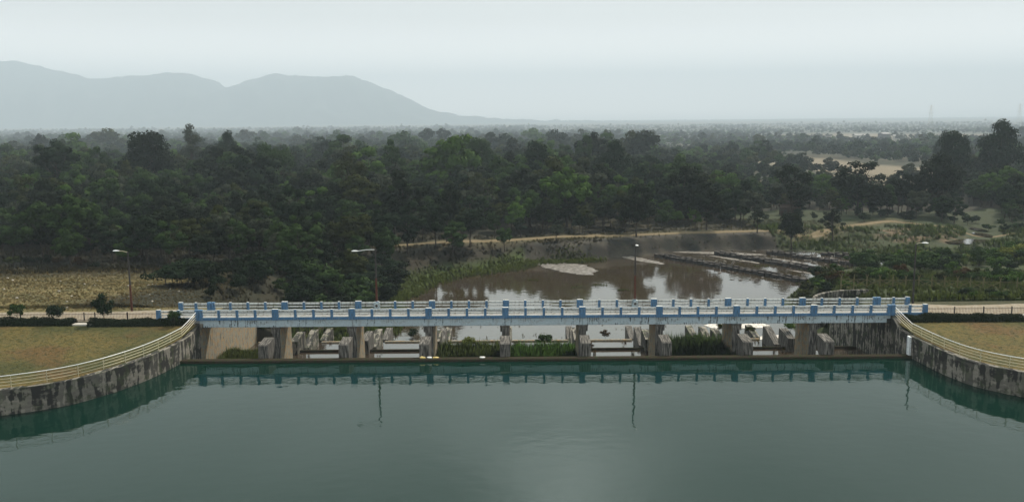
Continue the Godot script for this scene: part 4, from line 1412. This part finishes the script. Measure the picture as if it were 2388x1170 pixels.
		plant("shrub", "bush_%d" % (r.randi() % 4), q[2], q[0], Vector3.ONE * q[1], r.randf() * TAU, q[3], "shrub", "", "foliage", "stem")

func build_grass() -> void:
	var r := RandomNumberGenerator.new()
	r.seed = 51
	var tall := make_tuft(601, 16, 1.0, 0.3, 0.03)
	var low := make_tuft(602, 10, 0.22, 0.16, 0.014)
	var put := func(called: String, mesh: ArrayMesh, count: int, where: Callable, tint: Array, size: Array, label: String) -> void:
		var places := []
		var cols := PackedColorArray()
		for i in count:
			var p: Vector3 = where.call()
			if p.y < -50: continue
			var s := r.randf_range(size[0], size[1])
			places.append(Transform3D(Basis(Vector3.UP, r.randf() * TAU).scaled(Vector3(s * 1.1, s, s * 1.1)), p))
			cols.append((tint[0] as Color).lerp(tint[1], r.randf()))
		stuff(called, mesh, M.grass_copies, places, cols, label, "grass")
	var no := Vector3(0, -99, 0)
	# grass in the bays of the spillway
	var bays := [[-4.0, 1.45, Color(0.035, 0.055, 0.012), Color(0.06, 0.085, 0.02), 0.5], [4.0, 1.35, Color(0.03, 0.075, 0.01), Color(0.05, 0.11, 0.016), 0.2], [20.0, 2.1, Color(0.022, 0.045, 0.012), Color(0.04, 0.07, 0.018), 0.0], [-28.0, 0.9, Color(0.04, 0.06, 0.01), Color(0.07, 0.09, 0.02), 0.3]]
	for b in bays:
		put.call("reeds", tall, 900, func() -> Vector3:
			var x: float = b[0] + r.randf_range(-3.5, 3.5)
			var z := r.randf_range(-7.0, 2.2)
			if b[0] == 20.0 and (x < 18.3 and x > 17.4): return no
			return Vector3(x, -2.65 + noise_a.get_noise_2d(x * 20.0, z) * 0.35, z), [b[2], b[3]], [b[1] * 0.75, b[1] * 1.15], "tall green grass filling a bay under the bridge, %s" % ["left of the middle pier", "right of the middle pier", "in the third bay from the right", "against the left abutment"][bays.find(b)])
	put.call("shore_grass", tall, 5200, func() -> Vector3:
		var k := r.randi_range(0, 10)
		var p: Vector2 = pool[k].lerp(pool[k + 1], r.randf()) + Vector2(r.randf_range(-7.5, 1.6), r.randf_range(-2.5, 2.0) + (1.5 if k > 6 else 0.0))
		var d := pool_dist(p)
		if d > 7.5 or p.y > -19.5: return no
		return Vector3(p.x, maxf(land(p.x, p.y), POOL_LEVEL) - 0.05, p.y), [Color(0.06, 0.09, 0.014), Color(0.1, 0.13, 0.025)], [0.25, 0.75], "bright green grass fringing the left shore of the pool")
	put.call("marsh_reeds", tall, 9000, func() -> Vector3:
		var x := r.randf_range(60, 125)
		var z := r.randf_range(-135, -66)
		var d := pool_dist(Vector2(x, z))
		if d < 1.0 or line_dist(Vector2(x, z), stream) < 4.0 or r.randf() > 0.75 + noise_b.get_noise_2d(x * 4.0, z * 4.0) * 1.6: return no
		return Vector3(x, land(x, z) - 0.05 - 0.5 * r.randf(), z), [Color(0.035, 0.065, 0.018), Color(0.085, 0.125, 0.028)], [0.5, 1.4], "green reeds and marsh grass along the stream right of the pool")
	put.call("bank_weeds", tall, 7000, func() -> Vector3:
		var x := r.randf_range(42.5, 90)
		var z := r.randf_range(-60, -9.5)
		if pool_dist(Vector2(x, z)) < 0.8: return no
		return Vector3(x, land(x, z) - 0.05, z), [Color(0.04, 0.06, 0.015), Color(0.085, 0.12, 0.025)], [0.3, 0.85], "rank green weeds over the slope beyond the right path")
	put.call("bank_weeds", tall, 13000, func() -> Vector3:
		var x := r.randf_range(-100, 20)
		var z := r.randf_range(-112, -24)
		var d := pool_dist(Vector2(x, z))
		if d < 3.0 or (x < -45 and z > -42) or line_dist(Vector2(x, z), road) < 2.6: return no
		return Vector3(x, land(x, z) - 0.05, z), [Color(0.028, 0.03, 0.011), Color(0.05, 0.042, 0.02)], [0.25, 0.8], "dry brown undergrowth under the trees on the left bank")
	put.call("bank_weeds", tall, 6500, func() -> Vector3:
		var x := r.randf_range(4, 86)
		var z := r.randf_range(-150, -92)
		var d := pool_dist(Vector2(x, z))
		if d < 0.8 or line_dist(Vector2(x, z), road) < 2.2 or (d < 7 and r.randf() < 0.75): return no
		return Vector3(x, land(x, z) - 0.05, z), [Color(0.06, 0.06, 0.02), Color(0.1, 0.085, 0.035)], [0.2, 0.6], "sparse weeds on the stone bank and verge of the dirt road")
	put.call("dry_grass", low, 26000, func() -> Vector3:
		var x := r.randf_range(-92, -36)
		var z := r.randf_range(-52, -7)
		if not in_view(Vector3(x, 0, z), 1.02): return no
		return Vector3(x, land(x, z) if z < -9.5 else lawn_height(x, z), z), [Color(0.13, 0.105, 0.04), Color(0.18, 0.138, 0.055)], [0.3, 0.95], "short dry straw-coloured grass of the field above the left path")
	put.call("lawn_grass", low, 26000, func() -> Vector3:
		var side := -1.0 if r.randf() < 0.6 else 1.0
		var x := side * r.randf_range(33, 60) + (7.0 if side > 0 else 0.0)
		var z := r.randf_range(1.0, 20)
		var w := wall_l if side < 0 else wall_r
		for i in range(2, w.size() - 1):
			if (x - w[i].x) * (x - w[i + 1].x) <= 0 and z > lerpf(w[i].y, w[i + 1].y, (x - w[i].x) / (w[i + 1].x - w[i].x)) - 0.7: return no
		return Vector3(x, lawn_height(x, z) - 0.02, z), [Color(0.075, 0.073, 0.016), Color(0.12, 0.094, 0.026)], [0.15, 0.4], "worn short grass of the two lawns beside the weir")
	for step in [[-2.62, -7.9, 3.5], [-4.32, -18.5, -9.5]]:
		put.call("step_weeds", tall, 520, func() -> Vector3:
			var i := r.randi_range(0, 8)
			var x := (i - 4) * 8.0 + (r.randf_range(0.4, 2.2) if r.randf() < 0.5 else r.randf_range(5.6, 7.6))
			var z := r.randf_range(step[1], step[2])
			if noise_a.get_noise_2d(x * 6.0, z * 9.0) < 0.02: return no
			return Vector3(x, step[0] - 0.05, z), [Color(0.09, 0.05, 0.02), Color(0.05, 0.055, 0.02)], [0.2, 0.6], "brown and green weeds along the fin walls, %s step" % ["upper" if step[1] > -10 else "lower"])
	put.call("bank_grass", tall, 1800, func() -> Vector3:
		var x := r.randf_range(-32, -15)
		var z := r.randf_range(-52, -19.5)
		var d := pool_dist(Vector2(x, z))
		if d < -0.6 or d > 14: return no
		return Vector3(x, maxf(land(x, z), POOL_LEVEL) - 0.08, z), [Color(0.035, 0.065, 0.012), Color(0.065, 0.1, 0.02)], [0.5, 1.2], "green grass flat beyond the fins of the left bays")
	# weeds floating and standing in the tail pool
	put.call("water_weeds", tall, 420, func() -> Vector3:
		var x := r.randf_range(-20, 27)
		var z := r.randf_range(-45, -24)
		if noise_b.get_noise_2d(x * 5.0, z * 12.0) < 0.12: return no
		return Vector3(x, POOL_LEVEL - 0.08, z), [Color(0.05, 0.06, 0.015), Color(0.09, 0.09, 0.03)], [0.18, 0.4], "small water weeds standing in the shallow pool below the spillway")
	for q in [[Vector2(16.0, -68.5), 1.3], [Vector2(19.6, -63.5), 1.1], [Vector2(12.0, -66.5), 1.4], [Vector2(58.0, -84.0), 1.6], [Vector2(50.3, -88), 1.6], [Vector2(4.0, -74.0), 1.0]]:
		var places := []
		var cols := PackedColorArray()
		for i in 60:
			var o := Vector2(r.randf_range(-1, 1), r.randf_range(-0.7, 0.7))
			places.append(Transform3D(Basis(Vector3.UP, r.randf() * TAU).scaled(Vector3.ONE * r.randf_range(0.15, 0.35)), Vector3(q[0].x + o.x * q[1], POOL_LEVEL - 0.05, q[0].y + o.y * q[1])))
			cols.append(Color(0.07, 0.1, 0.02).lerp(Color(0.1, 0.12, 0.04), r.randf()))
		stuff("weed_patch", low if false else tall, M.grass_copies, places, cols, "little green weed patch floating in the silver pool", "weeds")
	var rk := MB.new()
	rk.cbox(Vector3.ZERO, Vector3(0.9, 0.5, 0.6), 0.16)
	var rocks := []
	var rock_c := PackedColorArray()
	for i in 460:
		var x := r.randf_range(40, 76)
		var z := r.randf_range(-110, -72)
		if pool_dist(Vector2(x, z)) > -0.4 or x + z * 0.68 < -28.0 or noise_a.get_noise_2d(x * 7.0, z * 7.0) < 0.0: continue
		var sc := r.randf_range(0.3, 1.1)
		rocks.append(Transform3D(Basis.from_euler(Vector3(r.randf() * 0.5, r.randf() * 6.3, r.randf() * 0.5)).scaled(Vector3(sc, sc * 0.8, sc)), Vector3(x, POOL_LEVEL + r.randf_range(-0.12, 0.04), z)))
		rock_c.append(Color(0.03, 0.026, 0.022).lerp(Color(0.075, 0.066, 0.055), r.randf()))
	M.rock_copies = StandardMaterial3D.new()
	M.rock_copies.vertex_color_use_as_albedo = true
	M.rock_copies.roughness = 0.85
	stuff("rubble", rk.mesh(), M.rock_copies, rocks, rock_c, "dark broken stones scattered in the shallows between the baffle rows", "rubble")
	# stones in the dry field
	var st := MB.new()
	st.cbox(Vector3.ZERO, Vector3(0.3, 0.2, 0.24), 0.07)
	var sm := st.mesh()
	for i in 46:
		var x := r.randf_range(-80, -40)
		var z := r.randf_range(-40, -7.5)
		var o := obj("stone", sm, M.stone)
		o.position = Vector3(x, (land(x, z) if z < -9.5 else lawn_height(x, z)) + 0.06, z)
		o.rotation = Vector3(r.randf(), r.randf() * 6.0, r.randf()) * Vector3(0.3, 1, 0.3)
		o.scale = Vector3.ONE * r.randf_range(0.5, 1.2)
		tag(o, "small pale stone lying in the dry field above the left path", "stone", "stones in the dry field")

# ---------------------------------------------------------------- the scene
func make_sky() -> PanoramaSkyMaterial:
	var w := 768
	var h := 384
	var fn := FastNoiseLite.new()
	fn.seed = 8
	fn.frequency = 0.9
	fn.fractal_octaves = 4
	var sun := Vector3(0.45, 1.0, -0.75).normalized()
	var d := PackedFloat32Array()
	d.resize(w * h * 4)
	for j in h:
		var el := PI * (0.5 - (j + 0.5) / h)
		for i in w:
			var az := wrapf(TAU * (i + 0.5) / w, -PI, PI)
			var dir := Vector3(sin(az) * cos(el), sin(el), -cos(az) * cos(el))
			var n := fn.get_noise_3d(dir.x * 2.0, dir.y * 5.0, dir.z * 2.0)
			var up := clampf(dir.y, 0.0, 1.0)
			var c := SKY_LOW.lerp(SKY_MID, smoothstep(0.01, 0.12, up)).lerp(SKY_HIGH, smoothstep(0.08, 0.28, up)).lerp(SKY_TOP, smoothstep(0.4, 0.8, up))
			var g := clampf(dir.dot(sun), 0.0, 1.0)
			c += SKY_GLOW * (pow(g, 3.0) * 0.35 + pow(g, 24.0) * 0.7)
			c *= 1.0 + n * 0.3 * smoothstep(0.05, 0.35, up)
			var cl := Vector2((az - 0.07 + n * 0.08) / 0.085, (el - 0.42) / 0.15)
			c *= 1.0 + 1.1 * exp(-cl.length_squared()) * (1.0 + n)
			if dir.y < 0: c = SKY_LOW * 0.6
			var k := (j * w + i) * 4
			d[k] = c.r; d[k + 1] = c.g; d[k + 2] = c.b; d[k + 3] = 1.0
	var m := PanoramaSkyMaterial.new()
	m.panorama = ImageTexture.create_from_image(Image.create_from_data(w, h, false, Image.FORMAT_RGBAF, d.to_byte_array()))
	return m

const SKY_LOW := Color(2.9, 2.7, 2.55)
const SKY_MID := Color(0.9, 0.88, 0.85)
const SKY_HIGH := Color(0.66, 0.745, 0.715)
const SKY_TOP := Color(1.0, 1.04, 1.03)
const SKY_GLOW := Color(0.8, 0.76, 0.7)

func _ready() -> void:
	# camera
	var cam := Camera3D.new()
	cam.name = "camera"
	add_child(cam)
	cam.position = Vector3(1.5417, 23.5267, 91.6434)
	cam.basis = Basis(Vector3(0.99992991, -0.00929917, -0.0073274), Vector3(0.00812958, 0.98924435, -0.14604633), Vector3(0.0086067, 0.14597653, 0.98925061))
	cam.fov = 2.0 * rad_to_deg(atan(585.0 / 2100.0))
	cam.far = 30000.0
	# sky, haze, exposure
	var env := Environment.new()
	env.background_mode = Environment.BG_SKY
	env.sky = Sky.new()
	env.sky.sky_material = make_sky()
	env.tonemap_mode = Environment.TONE_MAPPER_LINEAR
	env.tonemap_exposure = 1.15
	env.sdfgi_enabled = true
	env.ssao_enabled = true
	env.ssil_enabled = true
	env.fog_enabled = true
	env.fog_density = 0.00021
	env.fog_light_color = Color(0.865, 0.94, 1.0)
	var we := WorldEnvironment.new()
	we.name = "environment"
	we.environment = env
	add_child(we)
	# hazy sun, high beyond the bridge and to the right
	var sun := DirectionalLight3D.new()
	sun.name = "sun"
	add_child(sun)
	sun.look_at_from_position(Vector3.ZERO, Vector3(-0.45, -1.0, 0.75))
	sun.light_color = Color(1.0, 0.95, 0.87)
	sun.light_energy = 1.6
	sun.light_angular_distance = 1.5
	sun.shadow_enabled = true

	noise_a.seed = 3
	noise_a.frequency = 0.02
	noise_a.fractal_octaves = 4
	noise_b.seed = 9
	noise_b.frequency = 0.012
	noise_b.fractal_octaves = 4
	make_materials()
	mat("dark_block", 0.8, 0.35).albedo_color = Color(0.024, 0.021, 0.019).linear_to_srgb()

	# ground: one sheet, close-meshed near the weir, out to the horizon
	var gx := PackedFloat32Array()
	var gz := PackedFloat32Array()
	var a := []
	var x := -72.0
	while x <= 118.0: gx.append(x); x += 1.0
	var s := 1.0
	while x < 9000.0: s *= 1.1; x += s; gx.append(x)
	x = -72.0
	s = 1.0
	while x > -9000.0: s *= 1.1; x -= s; a.append(x)
	a.reverse()
	a.append_array(gx)
	gx = PackedFloat32Array(a)
	gz.append(260.0); gz.append(120.0); gz.append(60.0); gz.append(30.0); gz.append(10.0); gz.append(-2.0); gz.append(-9.0)
	var z := -10.0
	while z > -172.0: gz.append(z); z -= 1.0
	s = 1.0
	while z > -14000.0: s *= 1.09; z -= s; gz.append(z)
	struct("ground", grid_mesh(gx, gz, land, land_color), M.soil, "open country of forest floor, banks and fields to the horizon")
	build_hills()
	# water of the reservoir
	var mb := MB.new()
	mb.quad(Vector3(-140, 0, 6.0), Vector3(140, 0, 6.0), Vector3(140, 0, 260), Vector3(-140, 0, 260), Vector3.UP)
	mb.quad(Vector3(-32.3, 0, 5.9), Vector3(40.3, 0, 5.9), Vector3(40.3, 0, 6.0), Vector3(-32.3, 0, 6.0), Vector3.UP)
	struct("reservoir_water", mb.mesh(), M.reservoir_water, "calm green reservoir water in front of the weir")
	build_pool()
	struct("lawn", lawn(-1), M.soil, "worn lawn left of the weir inside the curved wall")
	struct("lawn", lawn(1), M.soil, "worn lawn right of the weir inside the curved wall")
	for q in [[-138.0, -36.3, "pale concrete path leading to the left end of the bridge"], [43.6, 138.0, "pale concrete path leading from the right end of the bridge"]]:
		var pm := MB.new()
		var px: float = q[0]
		while px < q[1]:
			var nx := minf(px + 1.0, q[1])
			var rise := func(t: float) -> float: return 2.72 + 0.26 * clampf(1.0 - (minf(absf(t + 36.3), absf(t - 43.6))) / 6.0, 0.0, 1.0) + (0.02 * maxf(0.0, t - 50.0) if t > 0 else 0.0)
			var f := noise_a.get_noise_2d(px * 20.0, 0) * 0.25
			var f2 := noise_a.get_noise_2d(nx * 20.0, 0) * 0.25
			pm.quad(Vector3(px, rise.call(px), -5.7 + f), Vector3(nx, rise.call(nx), -5.7 + f2), Vector3(nx, rise.call(nx), -1.0), Vector3(px, rise.call(px), -1.0), Vector3.UP)
			pm.quad(Vector3(px, rise.call(px), -1.0), Vector3(nx, rise.call(nx), -1.0), Vector3(nx, 2.0, -0.98), Vector3(px, 2.0, -0.98), Vector3.BACK)
			pm.quad(Vector3(px, rise.call(px), -5.7 + f), Vector3(nx, rise.call(nx), -5.7 + f2), Vector3(nx, 2.0, -5.9 + f2), Vector3(px, 2.0, -5.9 + f), Vector3.FORWARD)
			px = nx
		struct("path", pm.mesh(), M.path_concrete, q[2])
	struct("dirt_road", strip(road, 1.9, 0.1, land), M.road_dirt, "sandy track along the top of the far bank")
	struct("dirt_road", strip(PackedVector2Array([Vector2(99, -146), Vector2(108, -133), Vector2(112, -124), Vector2(126, -118), Vector2(150, -112)]), 1.3, 0.1, land), M.road_dirt, "reddish track crossing the stream at the right")
	# stream and ford water at the right
	var wm := MB.new()
	wm.colored = true
	wm.col = Color(0.038, 0.03, 0.02)
	for q in [[Vector2(105.5, -113.5), Vector2(6.5, 4.6)], [Vector2(114, -126), Vector2(1.6, 4)], [Vector2(118, -136), Vector2(1.4, 4)]]:
		for i in 20:
			var t0 := TAU * i / 20.0
			var t1 := TAU * (i + 1) / 20.0
			wm.tri(Vector3(q[0].x, -5.45, q[0].y), Vector3(q[0].x + cos(t0) * q[1].x, -5.45, q[0].y + sin(t0) * q[1].y), Vector3(q[0].x + cos(t1) * q[1].x, -5.45, q[0].y + sin(t1) * q[1].y), Vector3.UP)
	struct("stream_water", wm.mesh(), M.pool_water, "bright water of the stream ford at the right")

	build_bridge()
	build_weir()
	build_walls()
	build_blocks()
	var in_l := PackedVector2Array()
	for q in wall_l.slice(2): in_l.append(q + Vector2(-0.45, -0.35))
	in_l[0] = Vector2(-32.3, 4.2)
	pipe_rail(in_l, "four-pipe metal railing along the curved left wall", [Vector3(-32.2, 3.85, 0.35), Vector3(-32.25, 3.4, 2.6)], Vector2(-60, 0), 1.0)
	var in_r := PackedVector2Array()
	for q in wall_r.slice(2): in_r.append(q + Vector2(0.45, -0.35))
	in_r[0] = Vector2(40.2, 4.6)
	pipe_rail(in_r, "four-pipe metal railing along the curved right wall", [Vector3(40.3, 3.85, 0.35), Vector3(40.2, 3.5, 2.6)], Vector2(60, 0), 1.0)
	lamp(Vector3(-41.9, 2.5, -6.6), 9.25, Vector3(-42.85, 9.42, -6.4), "lamp post in the dry field left of the bridge, arm to the left", M.rust_paint)
	lamp(Vector3(-14.0, 3.98, -3.9), 9.74, Vector3(-15.9, 9.6, -3.5), "lamp post on the bridge's left half with long white arm", M.rust_paint)
	lamp(Vector3(13.95, 3.98, -3.9), 9.95, Vector3(13.98, 10.02, -3.3), "dark lamp post on the bridge's right half, head towards the water", M.rust_paint)
	lamp(Vector3(45.3, 2.0, -7.0), 9.4, Vector3(45.95, 9.5, -6.8), "dark lamp post in weeds off the right end of the bridge", M.dark_iron)
	iron_fence([-54.9, -51.46, -48.09, -44.68, -43.54, -40.08, -36.63], -1.3, -60.0, -36.5, "black iron picket railing along the left path")
	iron_fence([43.95, 46.98, 50.0, 52.93, 56.0], -0.85, 43.6, 60.0, "black iron picket railing along the right path")
	build_field_fence()
	# slab in the hedge gap and the steps at the right edge
	var sl := MB.new()
	sl.span(Vector3(-45.3, 2.3, -0.55), Vector3(-43.2, 2.68, 0.35), 0.03)
	tag(obj("slab", sl.mesh(), M.pale_plaster), "white concrete slab in the gap of the left hedge", "slab")
	var sp := thing("garden_steps", "white concrete steps from the right path down to the lawn", "steps")
	for k in 4:
		var q := MB.new()
		q.span(Vector3(53.2, 2.0, 0.0 + k * 0.34), Vector3(56.4, 2.98 - k * 0.17, 0.36 + k * 0.34), 0.02)
		obj("step", q.mesh(), M.pale_plaster, sp)
	# rubbish on the crest
	for q in [[Vector3(-8.1, 0.27, 5.75), Vector3(0.42, 0.2, 0.24), "yellow_plastic", "yellow plastic bag on the weir crest, left of the white one"], [Vector3(-7.4, 0.27, 5.7), Vector3(0.4, 0.16, 0.22), "white_plastic", "white plastic bag on the weir crest between two yellow ones"], [Vector3(-6.8, 0.27, 5.7), Vector3(0.46, 0.14, 0.24), "yellow_plastic", "flat yellow plastic bag on the weir crest, right of the white one"], [Vector3(-2.2, 0.27, 5.75), Vector3(0.44, 0.16, 0.24), "white_plastic", "cream plastic bag lying alone on the weir crest before the grass"]]:
		var bag := SphereMesh.new()
		bag.radial_segments = 14
		bag.rings = 8
		var arr := bag.get_mesh_arrays()
		var vs: PackedVector3Array = arr[Mesh.ARRAY_VERTEX]
		for i in vs.size():
			vs[i] *= 1.0 + noise_a.get_noise_3d(vs[i].x * 90.0 + q[0].x * 30, vs[i].y * 90.0, vs[i].z * 90.0) * 0.55
			vs[i].y = maxf(vs[i].y, -0.3)
		arr[Mesh.ARRAY_VERTEX] = vs
		var am := ArrayMesh.new()
		am.add_surface_from_arrays(Mesh.PRIMITIVE_TRIANGLES, arr)
		var o := obj("plastic_bag", am, M[q[2]])
		o.position = q[0] + Vector3(0, q[1].y * 0.3, 0)
		o.scale = q[1] * 1.3
		tag(o, q[3], "bag")
	build_forest()
	build_shrubs()
	build_grass()
	# buildings among the trees
	hut("house", Vector3(-150, land(-150, -214) , -214), Vector3(6, 3.4, 4), 0.2, M.orange_wall, M.tile_roof, "orange house with brown roof half hidden in the left forest", "house")
	hut("hut", Vector3(79, land(79, -166), -166), Vector3(5, 2.3, 3.6), -0.1, M.mud_wall, M.mud_wall, "low mud hut under trees beyond the track", "hut")
	hut("farm_house", Vector3(598, land(598, -1500), -1500), Vector3(22, 7, 12), 0.1, M.pale_plaster, M.tin_roof, "pale farm house with tin roof, left one in the far field", "house")
	hut("farm_house", Vector3(632, land(632, -1420), -1420), Vector3(16, 6.5, 11), -0.3, M.pale_plaster, M.tin_roof, "small pale farm house beside the far field, right of the other", "house")
	hut("farm_house", Vector3(665, land(665, -1560), -1560), Vector3(18, 8, 12), 0.4, M.mud_wall, M.tin_roof, "dark-walled farm house at the back of the far village", "house")
	pylon(Vector3(1240, -27, -2650), 78.0, "faint power pylon on the horizon, left of two")
	pylon(Vector3(1560, -27, -2750), 80.0, "faint power pylon on the horizon, right of two")
